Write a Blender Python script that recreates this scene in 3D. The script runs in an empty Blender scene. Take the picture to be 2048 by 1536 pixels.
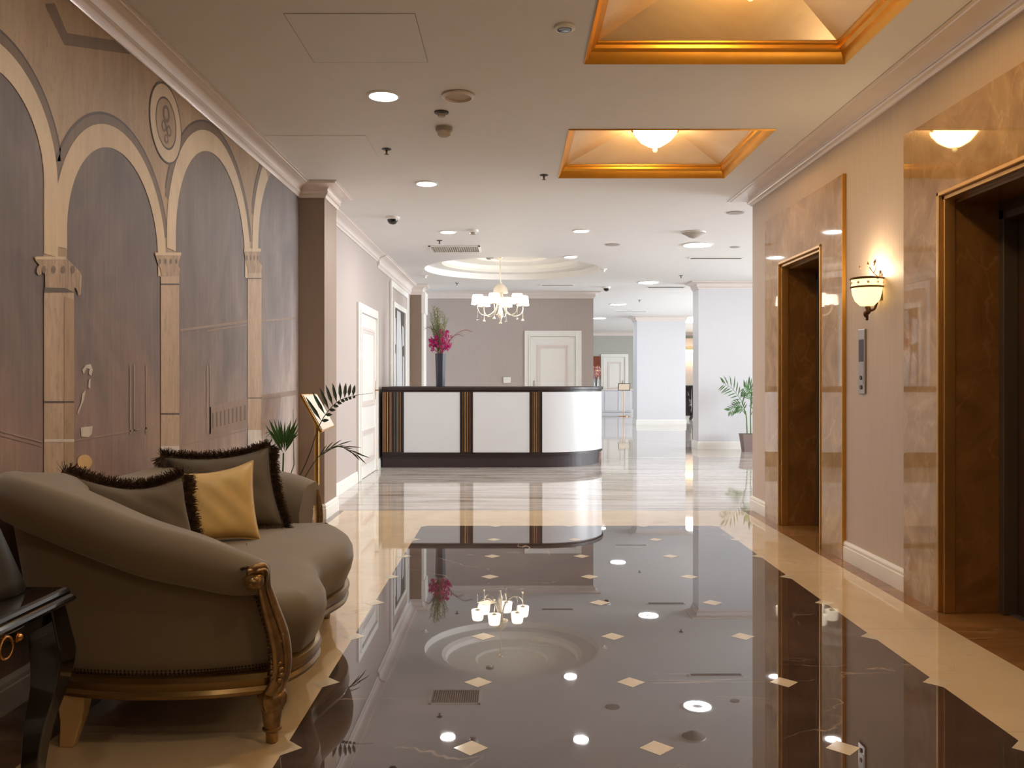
import bpy, bmesh, math, random
from mathutils import Vector
R = random.Random(7)
PI = math.pi
COL = bpy.context.scene.collection
F, CX, CY, EYE = 1714.0, 1023.7, 759.0, 1.1886
CEIL = 2.855
def P(px, py, y):                       # picture point at depth y -> world
    return Vector(((px-CX)*y/F, y, EYE-(py-CY)*y/F))

# ------------------------------------------------------------------ materials
def lin(c):
    return tuple(((v/255)/12.92 if v/255 <= .04045 else ((v/255+.055)/1.055)**2.4) for v in c)+(1,)
class NT:
    def __init__(s, name):
        s.m = bpy.data.materials.new(name); s.m.use_nodes = True
        s.t = s.m.node_tree; s.b = s.t.nodes['Principled BSDF']
    def n(s, typ, **kw):
        x = s.t.nodes.new(typ)
        for k, v in kw.items():
            if k.startswith('_'): setattr(x, k[1:], v)
            else: x.inputs[k.replace('__', ' ')].default_value = v
        return x
    def l(s, a, b): s.t.links.new(a, b)
    def coord(s, scale=(1,1,1)):
        g = s.n('ShaderNodeNewGeometry'); mp = s.n('ShaderNodeMapping'); mp.inputs['Scale'].default_value = scale
        s.l(g.outputs['Position'], mp.inputs['Vector']); return mp.outputs['Vector']
    def noise(s, scale, detail=4, sc=(1,1,1), dist=0.0, rough=.55):
        n = s.n('ShaderNodeTexNoise', Scale=scale, Detail=detail, Distortion=dist, Roughness=rough)
        s.l(s.coord(sc), n.inputs['Vector']); return n.outputs['Fac']
    def ramp(s, fac, stops):
        r = s.n('ShaderNodeValToRGB'); e = r.color_ramp.elements
        while len(e) < len(stops): e.new(.5)
        for q, (p, c) in zip(e, stops): q.position = p; q.color = c if len(c) == 4 else lin(c)
        s.l(fac, r.inputs['Fac']); return r.outputs['Color']
    def mix(s, fac, a, b, mode='MIX'):
        x = s.n('ShaderNodeMix', _data_type='RGBA', _blend_type=mode)
        for sock, v in ((x.inputs[0], fac), (x.inputs[6], a), (x.inputs[7], b)):
            if isinstance(v, (int, float)): sock.default_value = v
            elif isinstance(v, tuple): sock.default_value = v
            else: s.l(v, sock)
        return x.outputs[2]
    def math(s, op, a, b=0.0, c=None):
        x = s.n('ShaderNodeMath', _operation=op)
        for i, v in enumerate((a, b) if c is None else (a, b, c)):
            if isinstance(v, (int, float)): x.inputs[i].default_value = v
            else: s.l(v, x.inputs[i])
        return x.outputs[0]
    def set(s, col=None, rough=None, metal=0, ior=1.5, coat=0, bump=None, bstr=.2, bdist=.002, sheen=0, spec=None):
        b = s.b
        if isinstance(col, tuple): b.inputs['Base Color'].default_value = col
        elif col is not None: s.l(col, b.inputs['Base Color'])
        if isinstance(rough, (int, float)): b.inputs['Roughness'].default_value = rough
        elif rough is not None: s.l(rough, b.inputs['Roughness'])
        b.inputs['Metallic'].default_value = metal; b.inputs['IOR'].default_value = ior
        b.inputs['Coat Weight'].default_value = coat; b.inputs['Coat Roughness'].default_value = .03
        b.inputs['Sheen Weight'].default_value = sheen
        if bump is not None:
            q = s.n('ShaderNodeBump', Strength=bstr, Distance=bdist); s.l(bump, q.inputs['Height']); s.l(q.outputs['Normal'], b.inputs['Normal'])
        return s.m
def plain(name, c, rough=.5, metal=0, var=.06, scale=6, sc=(1,1,1), **kw):
    t = NT(name); f = t.noise(scale, 4, sc)
    a = tuple(min(1, x*(1-var)) for x in lin(c)[:3])+(1,); b = tuple(min(1, x*(1+var)) for x in lin(c)[:3])+(1,)
    return t.set(t.ramp(f, [(.3, a), (.7, b)]), rough, metal, **kw)
def emit(name, c, s):
    t = NT(name); t.b.inputs['Base Color'].default_value = lin((240,238,230))
    t.b.inputs['Emission Color'].default_value = lin(c); t.b.inputs['Emission Strength'].default_value = s
    return t.m
M = {}
M['ceiling'] = plain('ceiling_paint', (232,231,230), .55, var=.01)
M['white'] = plain('white_gloss_paint', (236,234,228), .35, var=.015)
M['satin'] = plain('satin_cornice', (226,212,202), .24, .2, .03)
M['trimwhite'] = plain('cornice_paint', (226,216,210), .28, var=.02)
def wallmat(name, c, var=.05):
    t = NT(name); f = t.noise(5, 5, (9, 9, .55)); g = t.noise(1.3, 2)
    a = tuple(x*(1-var) for x in lin(c)[:3])+(1,); b = tuple(x*(1+var) for x in lin(c)[:3])+(1,)
    return t.set(t.mix(.3, t.ramp(f, [(.3, a), (.7, b)]), t.ramp(g, [(.3, b), (.7, a)])), .6)
M['wall'] = wallmat('taupe_wallpaper', (180,168,162), .03)
M['wall_r'] = wallmat('beige_wallpaper', (196,180,168))
M['wall_w'] = wallmat('pale_paint', (214,214,218), .02)
M['wall_dim'] = wallmat('dimmed_wall_paint', (142,122,106))  # wall paint browned: the dim corridor shade is put into the colour
def marble(name, stops, vein, veinamt, scale=1.6, rough=.05, sc=(1,1,1), ior=1.55, grid=None, vscale=1.1, vw=.012):
    t = NT(name)
    base = t.ramp(t.noise(scale, 8, sc, .6, .62), stops)
    n1 = t.noise(vscale, 5, sc, 1.2, .5)
    d = t.math('ABSOLUTE', t.math('SUBTRACT', n1, .5))
    v = t.math('SUBTRACT', 1.0, t.math('MINIMUM', t.math('DIVIDE', d, vw), 1.0))
    msk = t.ramp(t.noise(vscale*1.7, 2), [(.5, (0,0,0,1)), (.68, (1,1,1,1))])
    fac = t.math('MULTIPLY', t.math('MULTIPLY', v, msk), veinamt)
    col = t.mix(fac, base, lin(vein))
    if grid:                                        # (x0, y0, dx, dy, joint colour)
        x0, y0, dx, dy, jc = grid
        g = t.n('ShaderNodeNewGeometry'); sp = t.n('ShaderNodeSeparateXYZ'); t.l(g.outputs['Position'], sp.inputs[0])
        line = None
        for ax, o, dd in ((0, x0, dx), (1, y0, dy)):
            if not dd: continue
            w = t.math('FRACT', t.math('DIVIDE', t.math('SUBTRACT', sp.outputs[ax], o-.0012), dd))
            w = t.math('LESS_THAN', w, .0024/dd)
            line = w if line is None else t.math('MAXIMUM', line, w)
        col = t.mix(t.math('MULTIPLY', line, .55), col, lin(jc))
    return t.set(col, rough, ior=ior)
M['dark'] = marble('dark_brown_marble', [(.3, (62,50,45)), (.5, (76,62,57)), (.7, (94,79,72))], (205,180,160), .9, 2.2, .015, (.7,1,1), 1.9, (-.132, 2.764, .6, .6, (30,24,20)), .75, .0035)
M['beige'] = marble('cream_marble', [(.3, (214,192,158)), (.6, (226,206,174)), (.8, (200,172,136))], (170,130,90), .35, 2.0, .03, (1,1,1), 1.65, (0, 4.09, 0, 1.2, (120,95,66)), 1.3, .006)
M['inlay'] = marble('cream_inlay', [(.3, (206,194,168)), (.7, (224,212,188))], (190,170,130), .2, 8, .08)
M['brownf'] = marble('tan_marble_floor', [(.3, (122,84,48)), (.55, (152,110,68)), (.75, (174,134,92))], (215,180,130), .5, 2.5, .06, (.6,1.5,1), 1.5, (0, .5, 0, 1.2, (80,55,30)))
M['brownl'] = marble('grey_brown_marble_floor', [(.3, (100,84,70)), (.55, (128,108,92)), (.75, (150,130,112))], (190,170,150), .4, 2.5, .06, (.6,1.5,1), 1.5, (0, .5, 0, 1.2, (60,50,40)))
M['trav'] = marble('streaked_travertine', [(.3, (136,118,102)), (.45, (182,172,162)), (.6, (206,200,194)), (.75, (166,152,140))], (236,228,220), .5, 1.3, .04, (.5,4.5,1), 1.8, (.2, 9.0, 0, 1.2, (110,95,80)), 1.0, .02)
def emperador(name, lo, hi, rough=.06):
    t = NT(name); f = t.noise(3.2, 9, (1,1,.8), 1.5, .65); base = t.ramp(f, [(.28, lo), (.5, tuple((a+b)//2 for a, b in zip(lo, hi))), (.74, hi)])
    v = t.n('ShaderNodeTexVoronoi', _feature='DISTANCE_TO_EDGE', Scale=3.0)
    mp = t.coord((1,1,.6)); nn = t.n('ShaderNodeTexNoise', Scale=4.0, Detail=4.0); t.l(mp, nn.inputs['Vector'])
    t.l(t.mix(.35, mp, nn.outputs['Color']), v.inputs['Vector'])
    f2 = t.math('SUBTRACT', 1.0, t.math('MINIMUM', t.math('DIVIDE', v.outputs['Distance'], .018), 1.0))
    f2 = t.math('MULTIPLY', f2, t.math('MULTIPLY', t.noise(2.1, 2), .32))
    return t.set(t.mix(f2, base, lin(tuple(min(255, c+45) for c in hi))), rough, ior=1.6)
M['marble_wall'] = emperador('tan_marble_cladding', (150,120,86), (206,176,138), .03)
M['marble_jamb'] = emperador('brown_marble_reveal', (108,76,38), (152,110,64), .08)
M['gold'] = plain('gold_leaf', (206,140,44), .3, 1, .08)
M['goldpaint'] = plain('gold_trim', (214,158,66), .4, .85, .06)
M['brass'] = plain('brass', (190,142,84), .28, 1, .06)
M['antique'] = plain('antique_gold', (150,122,84), .34, .8, .3, 30)
M['railgold'] = plain('dull_gold_rail', (132,108,70), .3, .85, .1)
M['slatbr'] = plain('brown_slat', (124,88,58), .4, .3, .1)
M['mouldgold'] = plain('brown_gold_moulding', (188,146,88), .36, .75, .08)
M['post'] = plain('brushed_brass', (196,156,92), .25, 1, .05)
M['champagne'] = marble('champagne_plaster', [(.3, (218,184,138)), (.6, (232,206,170)), (.8, (206,166,116))], (240,226,205), .4, 1.6, .35); M['champagne'].node_tree.nodes['Principled BSDF'].inputs['Metallic'].default_value = .35
M['velvet'] = plain('taupe_velvet', (112,98,76), .75, var=.05, scale=3, sheen=.35, bump=None)
M['velvet_d'] = plain('dark_taupe_velvet', (92,80,62), .75, var=.08, scale=5, sheen=.3)
M['goldcloth'] = plain('gold_satin', (206,172,104), .5, var=.06, scale=4, sheen=.2)
M['fringe'] = plain('brown_fringe', (74,54,34), .8, var=.7, scale=45)
M['nail'] = plain('bronze_nails', (70,48,30), .35, .8, .3, 40)
M['creamwood'] = plain('cream_wood', (206,176,124), .35, var=.05)
M['black'] = plain('black_lacquer', (12,11,12), .12, var=.1, coat=.5)
M['wenge'] = plain('wenge_wood', (38,22,20), .42, var=.2, scale=8, sc=(1,1,.2))
M['wenge2'] = plain('wenge_plinth', (44,30,34), .5, var=.15, scale=8)
M['panel'] = plain('white_lacquer_panel', (204,206,210), .3, var=.01)
M['darkmetal'] = plain('bronze_elevator_steel', (84,66,56), .35, .3, .05)
M['frame_dm'] = plain('dark_door_frame', (96,86,76), .35, .3, .05)
M['steel'] = plain('satin_steel', (170,162,158), .3, .8, .04)
M['blackglass'] = plain('dark_display', (40,30,30), .15, var=.02)
M['iron'] = plain('bronze_iron', (82,56,34), .45, .6, .2, 30)
M['leaf'] = plain('palm_green', (66,106,50), .45, var=.3, scale=12)
M['leaf_d'] = plain('dark_palm_green', (40,54,26), .5, var=.3, scale=12)
M['stem'] = plain('plant_stem', (96,128,62), .5, var=.2, scale=12)
M['leaf_y'] = plain('olive_foliage', (116,122,62), .55, var=.3, scale=30)
M['magenta'] = plain('magenta_petals', (196,42,128), .5, var=.35, scale=50)
M['redspray'] = plain('russet_spray', (140,60,48), .6, var=.3, scale=40)
M['vase'] = plain('blue_black_ceramic', (48,50,62), .3, var=.05)
M['pot'] = plain('taupe_pot', (128,108,104), .6, var=.04)
M['soil'] = plain('soil', (50,36,26), .9, var=.3, scale=40)
M['greypl'] = plain('grey_grille', (168,160,152), .5, var=.05)
M['darkgrey'] = plain('dark_grey_metal', (66,60,56), .45, var=.1)
M['spk'] = plain('speaker_cloth', (190,172,150), .6, var=.03, scale=80)
M['fireblk'] = marble('black_veined_marble', [(.3, (24,20,24)), (.6, (44,36,40)), (.8, (30,24,28))], (230,225,228), 1.0, 3, .1, (1,1,.5), 1.5, None, 2.2, .04)
M['redwood'] = plain('red_wood_panel', (122,56,22), .4, var=.2, scale=4)
M['paper'] = plain('printed_card', (226,206,180), .5, var=.03)
M['signwhite'] = plain('sign_card', (246,240,226), .3, var=.01)
M['pinkflower'] = plain('pink_petals', (236,190,184), .6, var=.2, scale=40)
M['glass'] = NT('clear_glass').set((.95,.97,.97,1), .02); M['glass'].node_tree.nodes['Principled BSDF'].inputs['Transmission Weight'].default_value = 1
t = NT('pane_glass'); lw_ = t.n('ShaderNodeFresnel', IOR=1.45); tr = t.n('ShaderNodeBsdfTransparent'); gl = t.n('ShaderNodeBsdfGlossy', Roughness=.0); mx = t.n('ShaderNodeMixShader')
t.l(lw_.outputs[0], mx.inputs[0]); t.l(tr.outputs[0], mx.inputs[1]); t.l(gl.outputs[0], mx.inputs[2]); t.l(mx.outputs[0], t.t.nodes['Material Output'].inputs['Surface']); M['pane'] = t.m
M['crystal'] = NT('crystal').set((1,1,1,1), .05); M['crystal'].node_tree.nodes['Principled BSDF'].inputs['Transmission Weight'].default_value = .85
M['silver'] = plain('chandelier_silver', (236,226,210), .25, .5, .04)
M['cool'] = emit('cool_lamp', (250,252,255), 26)
M['cool_s'] = emit('cool_small_lamp', (255,252,244), 20)
M['bowl'] = emit('alabaster_bowl', (255,208,130), 34)
M['sconce'] = emit('sconce_glass', (255,212,132), 2.1)
M['shade'] = emit('chandelier_shade', (255,238,210), 5)
M['cove'] = emit('cove_strip', (255,226,150), 3)
M['amber'] = emit('amber_lamp', (255,190,90), 5)
M['sky_win'] = emit('bright_ceiling_panel', (244,248,255), 4)
# mural paints
def stone(name, c, v=.12, sx=14):
    t = NT(name); f = t.noise(4, 6, (1, 3, .5)); g = t.noise(sx, 4, (1, 2, .25))
    a = tuple(x*(1-v) for x in lin(c)[:3])+(1,); b = tuple(x*(1+v) for x in lin(c)[:3])+(1,)
    sp = t.ramp(t.noise(34, 5, (1, 1.6, .5), .6, .7), [(.36, (.72,.72,.72,1)), (.46, (1,1,1,1))])
    bl = t.ramp(t.noise(2.2, 4, (1, 1.5, .8), 1.2), [(.3, (.86,.86,.86,1)), (.6, (1.0,1.0,1.0,1))])
    base = t.mix(.5, t.ramp(f, [(.3, a), (.7, b)]), t.ramp(g, [(.35, a), (.65, b)]))
    return t.set(t.mix(.9, t.mix(min(1, v*5), base, sp, 'MULTIPLY'), bl, 'MULTIPLY'), .6)
M['m_stone'] = stone('mural_stone', (166,140,110)); M['m_band'] = stone('mural_arch_band', (200,178,148), .06)
M['m_line'] = stone('mural_moulding', (116,96,78), .1); M['m_col'] = stone('mural_column', (182,158,134), .14, 26)
M['m_cap'] = stone('mural_capital', (166,142,116), .4, 40); M['m_shade'] = stone('mural_shade_line', (84,70,62), .1)
M['m_rail'] = stone('mural_balustrade', (150,130,118), .1); M['m_lt'] = stone('mural_light_stone', (206,196,186), .1)
M['m_lamp'] = stone('mural_lamp', (206,172,116), .1)
t = NT('mural_view')
g = t.n('ShaderNodeNewGeometry'); sp = t.n('ShaderNodeSeparateXYZ'); t.l(g.outputs['Position'], sp.inputs[0])
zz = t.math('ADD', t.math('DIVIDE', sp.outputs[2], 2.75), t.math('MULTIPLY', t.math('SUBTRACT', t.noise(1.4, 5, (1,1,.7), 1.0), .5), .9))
c1 = t.ramp(zz, [(.05, (158,134,116)), (.3, (140,116,106)), (.5, (112,98,94)), (.72, (98,88,84)), (1, (110,94,82))])  # upper tones darker, partly dim light at the top put into the colour
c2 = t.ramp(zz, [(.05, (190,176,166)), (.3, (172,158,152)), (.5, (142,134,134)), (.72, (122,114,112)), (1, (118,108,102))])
yy = t.n('ShaderNodeMapRange', **{'From__Min': 4.2, 'From__Max': 7.0}); t.l(sp.outputs[1], yy.inputs['Value'])  # lighter toward the pier: light falloff along the wall put into the paint
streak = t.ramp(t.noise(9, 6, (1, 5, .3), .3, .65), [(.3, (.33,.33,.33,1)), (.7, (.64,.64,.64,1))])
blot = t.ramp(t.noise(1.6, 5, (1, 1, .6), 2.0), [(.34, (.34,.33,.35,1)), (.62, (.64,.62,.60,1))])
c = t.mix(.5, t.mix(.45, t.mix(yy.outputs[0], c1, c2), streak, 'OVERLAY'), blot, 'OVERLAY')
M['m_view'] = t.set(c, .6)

# ------------------------------------------------------------------ mesh builder
class B:
    def __init__(s): s.v = []; s.f = []; s.mi = []
    def add(s, vs, fs, mi=0):
        o = len(s.v); s.v += [tuple(v) for v in vs]; s.f += [tuple(i+o for i in f) for f in fs]; s.mi += [mi]*len(fs); return s
    def box(s, x0, x1, y0, y1, z0, z1, mi=0):
        return s.add([(x0,y0,z0),(x1,y0,z0),(x1,y1,z0),(x0,y1,z0),(x0,y0,z1),(x1,y0,z1),(x1,y1,z1),(x0,y1,z1)],
                     [(0,3,2,1),(4,5,6,7),(0,1,5,4),(1,2,6,5),(2,3,7,6),(3,0,4,7)], mi)
    def quad(s, *p, mi=0): return s.add(p, [tuple(range(len(p)))], mi)
    def prism(s, poly, ext, mi=0):              # poly: 3D points, ext: vector
        n = len(poly); e = Vector(ext); a = [Vector(p) for p in poly]
        return s.add(a+[p+e for p in a], [tuple(range(n-1,-1,-1)), tuple(range(n,2*n))]+[(i,(i+1)%n,(i+1)%n+n,i+n) for i in range(n)], mi)
    def tube(s, pts, r, seg=8, mi=0, cap=True, flat=1.0, up=None):
        pts = [Vector(p) for p in pts]; n = len(pts); r = r if isinstance(r, (list, tuple)) else [r]*n
        vs = []; prev = None
        for i, p in enumerate(pts):
            d = (pts[min(i+1, n-1)]-pts[max(i-1, 0)]).normalized()
            if prev is None:
                u = Vector(up) if up else (Vector((0,0,1)) if abs(d.z) < .9 else Vector((1,0,0)))
                a = (u-d*u.dot(d)).normalized()
            else: a = (prev-d*prev.dot(d)).normalized()
            prev = a; b = d.cross(a)
            for k in range(seg):
                t = 2*PI*k/seg; vs.append(p+a*math.cos(t)*r[i]*flat+b*math.sin(t)*r[i])
        fs = [(i*seg+k, i*seg+(k+1)%seg, (i+1)*seg+(k+1)%seg, (i+1)*seg+k) for i in range(n-1) for k in range(seg)]
        if cap: fs += [tuple(range(seg-1,-1,-1)), tuple(range((n-1)*seg, n*seg))]
        return s.add(vs, fs, mi)
    def lathe(s, prof, c, seg=24, mi=0, flute=0, nf=10, a0=0, a1=2*PI, cap=True, axis=None):
        full = abs(a1-a0-2*PI) < 1e-6; m = seg if full else seg+1; vs = []
        for r, z in prof:
            for k in range(m):
                t = a0+(a1-a0)*k/seg; q = r*(1+flute*math.cos(nf*t))
                vs.append((c[0]+q*math.cos(t), c[1]+q*math.sin(t), c[2]+z))
        n = len(prof); fs = []
        for i in range(n-1):
            for k in range(seg):
                k2 = (k+1) % m; fs.append((i*m+k, i*m+k2, (i+1)*m+k2, (i+1)*m+k))
        if cap and full: fs += [tuple(range(m-1,-1,-1)), tuple(range((n-1)*m, n*m))]
        return s.add(vs, fs, mi)
    def ball(s, c, r, seg=10, mi=0, sz=1.0):
        n = max(4, seg//2)
        prof = [(max(1e-4, r*math.sin(PI*i/n)), -r*sz*math.cos(PI*i/n)) for i in range(n+1)]
        return s.lathe(prof, c, seg, mi)
    def build(s, name, mats, parent=None, smooth=False, bevel=0, subs=0):
        me = bpy.data.meshes.new(name); off = Vector(parent_loc(parent)) if parent else Vector((0,0,0))
        me.from_pydata([Vector(v)-off for v in s.v], [], s.f); me.update()
        for m in (mats if isinstance(mats, (list, tuple)) else [mats]): me.materials.append(M[m] if isinstance(m, str) else m)
        me.polygons.foreach_set('material_index', s.mi)
        bm = bmesh.new(); bm.from_mesh(me); bmesh.ops.recalc_face_normals(bm, faces=bm.faces); bm.to_mesh(me); bm.free()
        if smooth:
            me.polygons.foreach_set('use_smooth', [True]*len(me.polygons))
            me.set_sharp_from_angle(angle=math.radians(40 if smooth is True else smooth))
        o = bpy.data.objects.new(name, me); COL.objects.link(o)
        if parent: o.parent = parent
        if bevel:
            b = o.modifiers.new('b', 'BEVEL'); b.width = bevel; b.segments = 2; b.limit_method = 'ANGLE'; b.angle_limit = math.radians(50)
        if subs: q = o.modifiers.new('s', 'SUBSURF'); q.levels = q.render_levels = subs
        return o
def parent_loc(o):
    l = Vector((0,0,0))
    while o: l += o.location; o = o.parent
    return l
def tag(o, label=None, cat=None, group=None, kind=None):
    for k, v in (('label', label), ('category', cat), ('group', group), ('kind', kind)):
        if v: o[k] = v
    return o
def thing(name, loc, label, cat, group=None):
    o = bpy.data.objects.new(name, None); o.empty_display_size = .05; COL.objects.link(o); o.location = loc
    return tag(o, label, cat, group)
def struct(o, label=None): o['kind'] = 'structure'; return o
def dup(root, loc, label, group=None):
    r = root.copy(); COL.objects.link(r); r.location = loc; r['label'] = label
    if group: r['group'] = group
    for ch in list(root.children):
        c = ch.copy(); COL.objects.link(c); c.parent = r
        for g in list(ch.children):
            d = g.copy(); COL.objects.link(d); d.parent = c
    return r
def cr(pts, n=8, closed=False):                 # Catmull-Rom through tuples
    m = len(pts); out = []
    rng = range(m if closed else m-1)
    for i in rng:
        g = (lambda k: pts[k % m]) if closed else (lambda k: pts[max(0, min(m-1, k))])
        p0, p1, p2, p3 = g(i-1), g(i), g(i+1), g(i+2)
        for k in range(n):
            t = k/n
            out.append(tuple(.5*(2*b+(c-a)*t+(2*a-5*b+4*c-d)*t*t+(-a+3*b-3*c+d)*t**3) for a, b, c, d in zip(p0, p1, p2, p3)))
    if not closed: out.append(tuple(pts[-1]))
    return out
def sweep(b, path, prof, closed=False, mi=0):    # path: (x,y); prof: (n,z) with n to the left of travel; mitred
    m = len(path); k = len(prof); vs = []
    for i in range(m):
        p = Vector(path[i])
        a = Vector(path[i-1]) if (i > 0 or closed) else None; c = Vector(path[(i+1) % m]) if (i < m-1 or closed) else None
        d1 = (p-a).normalized() if a is not None else None; d2 = (c-p).normalized() if c is not None else None
        n1 = Vector((-d1.y, d1.x)) if d1 else None; n2 = Vector((-d2.y, d2.x)) if d2 else None
        n = n1 if n2 is None else n2 if n1 is None else (n1+n2)/max(.3, 1+n1.dot(n2))
        for q, z in prof: vs.append((p.x+n.x*q, p.y+n.y*q, z))
    fs = [(i*k+j, i*k+(j+1)%k, ((i+1)%m)*k+(j+1)%k, ((i+1)%m)*k+j) for i in range(m if closed else m-1) for j in range(k)]
    if not closed: fs += [tuple(range(k)), tuple(range((m-1)*k, m*k))]
    return b.add(vs, fs, mi)

# ------------------------------------------------------------------ room shell
XL, XR, XLR = -1.815, 2.205, -1.795           # mural wall, lift wall, recessed left wall
YP0, YP1, YC = 7.285, 7.78, 7.85              # left pier, right wall corner
YB, YE, Y0, XE = 16.3, 30.0, -3.2, 9.0
DX0, DX1, DY1 = -.732, 1.668, 6.964
b = B()
b.quad((DX0,Y0,0),(DX1,Y0,0),(DX1,DY1,0),(DX0,DY1,0), mi=0)
b.quad((DX1,Y0,0),(2.088,Y0,0),(2.088,7.77,0),(DX1,7.77,0), mi=1)
b.quad((-1.52,Y0,0),(DX0,Y0,0),(DX0,7.77,0),(-1.52,7.77,0), mi=1)
b.quad((DX0,DY1,0),(DX1,DY1,0),(DX1,7.77,0),(DX0,7.77,0), mi=1)
b.quad((2.088,Y0,0),(2.75,Y0,0),(2.75,7.77,0),(2.088,7.77,0), mi=2)
b.quad((XL-.1,Y0,0),(-1.52,Y0,0),(-1.52,7.77,0),(XL-.1,7.77,0), mi=3)
b.quad((XL-.1,7.77,0),(XE,7.77,0),(XE,YE,0),(XL-.1,YE,0), mi=4)
for i in range(5):
    for k in range(-8, 8):
        x, y, r = -.732+.6*i, 2.764+.6*k, .056
        if y > 7: continue
        b.quad((x-r,y,.0006),(x,y-r,.0006),(x+r,y,.0006),(x,y+r,.0006), mi=5)
struct(b.build('floor', ['dark','beige','brownf','brownl','trav','inlay']))
# ceiling with the three square coffers and the round one
CO = [(.381, 1.753, c-.68, c+.68) for c in (1.28, 3.83, 6.385)]
RC = (.0, 13.0, 1.32)
b = B(); xs = sorted({XL-.12, .381, 1.753, 2.75, XE, RC[0]-1.5, RC[0]+1.5}); ys = sorted({Y0, YC, 11.4, 14.6, YE}|{v for c in CO for v in c[2:]})
for i in range(len(xs)-1):
    for j in range(len(ys)-1):
        cx, cy = (xs[i]+xs[i+1])/2, (ys[j]+ys[j+1])/2
        if any(c[0] < cx < c[1] and c[2] < cy < c[3] for c in CO): continue
        if abs(cx-RC[0]) < 1.5 and 11.4 < cy < 14.6: continue
        if cx > 2.75 and cy < YC: continue
        b.quad((xs[i],ys[j],CEIL),(xs[i],ys[j+1],CEIL),(xs[i+1],ys[j+1],CEIL),(xs[i+1],ys[j],CEIL))
N = 96
def sq(t):                                        # point on the rectangle round the circular recess
    c, s = math.cos(t), math.sin(t); k = min(1.5/max(1e-6, abs(c)), 1.6/max(1e-6, abs(s))); return (RC[0]+c*k, RC[1]+s*k, CEIL)
def ringp(r, z): return [(RC[0]+r*math.cos(2*PI*k/N), RC[1]+r*math.sin(2*PI*k/N), z) for k in range(N)]
corner = [math.atan2(1.6, 1.5)+0, PI-math.atan2(1.6, 1.5), PI+math.atan2(1.6, 1.5), 2*PI-math.atan2(1.6, 1.5)]
o0 = [sq(2*PI*k/N) for k in range(N)]
for ct in corner:
    k = round(ct/(2*PI)*N) % N; o0[k] = sq(ct)
rings = [o0, ringp(1.32, CEIL), ringp(1.30, CEIL+.09), ringp(1.06, CEIL+.09), ringp(1.0, CEIL+.13), ringp(.98, CEIL+.19), ringp(.55, CEIL+.19), ringp(.52, CEIL+.22), ringp(.01, CEIL+.22)]
for a, c in zip(rings, rings[1:]):
    b.add(a+c, [(k, (k+1)%N, (k+1)%N+N, k+N) for k in range(N)])
struct(b.build('ceiling', 'ceiling', smooth=25))
# coffers: gold moulding and hipped plaster inside
for i, (x0, x1, y0, y1) in enumerate(CO):
    b = B(); prof = [(-.004, CEIL-.002), (.0, CEIL-.008), (.018, CEIL+.012), (.03, CEIL+.045), (.05, CEIL+.058), (.052, CEIL+.075), (.066, CEIL+.082), (.066, CEIL+.1), (-.004, CEIL+.1)]
    sweep(b, [(x0,y0),(x1,y0),(x1,y1),(x0,y1)], prof, True)
    struct(b.build(f'trim_{i+1}', 'goldpaint', smooth=30))
    b = B(); q = .066; z0, z1 = CEIL+.09, CEIL+.30; cx, cy = (x0+x1)/2, (y0+y1)/2; r = .02
    lo = [(x0+q,y0+q,z0),(x1-q,y0+q,z0),(x1-q,y1-q,z0),(x0+q,y1-q,z0)]; hi = [(cx-r,cy-r,z1),(cx+r,cy-r,z1),(cx+r,cy+r,z1),(cx-r,cy+r,z1)]
    b.add(lo+hi, [(k,(k+1)%4,(k+1)%4+4,k+4) for k in range(4)]+[(4,5,6,7)])
    struct(b.build(f'ceiling_coffer_{i+1}', 'champagne'))
H = CEIL
b = B(); b.box(XL-.12, XL, Y0, YP0, 0, H+.0); struct(b.build('wall_left', 'wall'))
b = B(); b.box(XL-.12, -1.593, YP0, YP1, 0, H); struct(b.build('wall_left_pier', 'wall_dim'))
b = B(); b.box(XL-.12, XLR, YP1, 15.1, 0, H); struct(b.build('wall_left_recess', 'wall'))
b = B(); b.box(XL-.12, -1.60, 15.1, 15.5, 0, H); struct(b.build('wall_left_return', 'wall_dim'))
b = B(); b.box(XL-.12, 1.55, YB, YB+.25, 0, H); struct(b.build('wall_back', 'wall'))
M['wall_g'] = wallmat('grey_paint', (178,178,170), .02)
b = B(); b.box(XL-.12, XE, YE, YE+.12, 0, H); struct(b.build('wall_far', 'wall_g'))
b = B(); b.box(3.18, 5.6, 14.6, 15.05, 0, H); struct(b.build('wall_right_pier', 'wall_w'))
b = B(); b.box(3.27, 4.54, 22.4, 23.1, 0, H); struct(b.build('wall_far_pier', 'wall_w'))
b = B(); b.box(XL-.12, 2.75, Y0-.12, Y0, 0, H); struct(b.build('wall_behind', 'wall_r'))
# lift wall with two openings
DO = [(6.05, 7.02), (3.42, 4.395)]; ZO = 2.145
b = B()
ysw = [Y0, DO[1][0], DO[1][1], DO[0][0], DO[0][1], YC]
for i in range(5):
    z0 = ZO if i in (1, 3) else 0
    b.box(XR, XR+.42, ysw[i], ysw[i+1], z0, H)
b.box(XR+.42, 2.75, Y0, YC, 0, H)
b.box(2.75, XE, YC-.12, YC, 0, H)
struct(b.build('wall_right', 'wall_r'))
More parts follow.
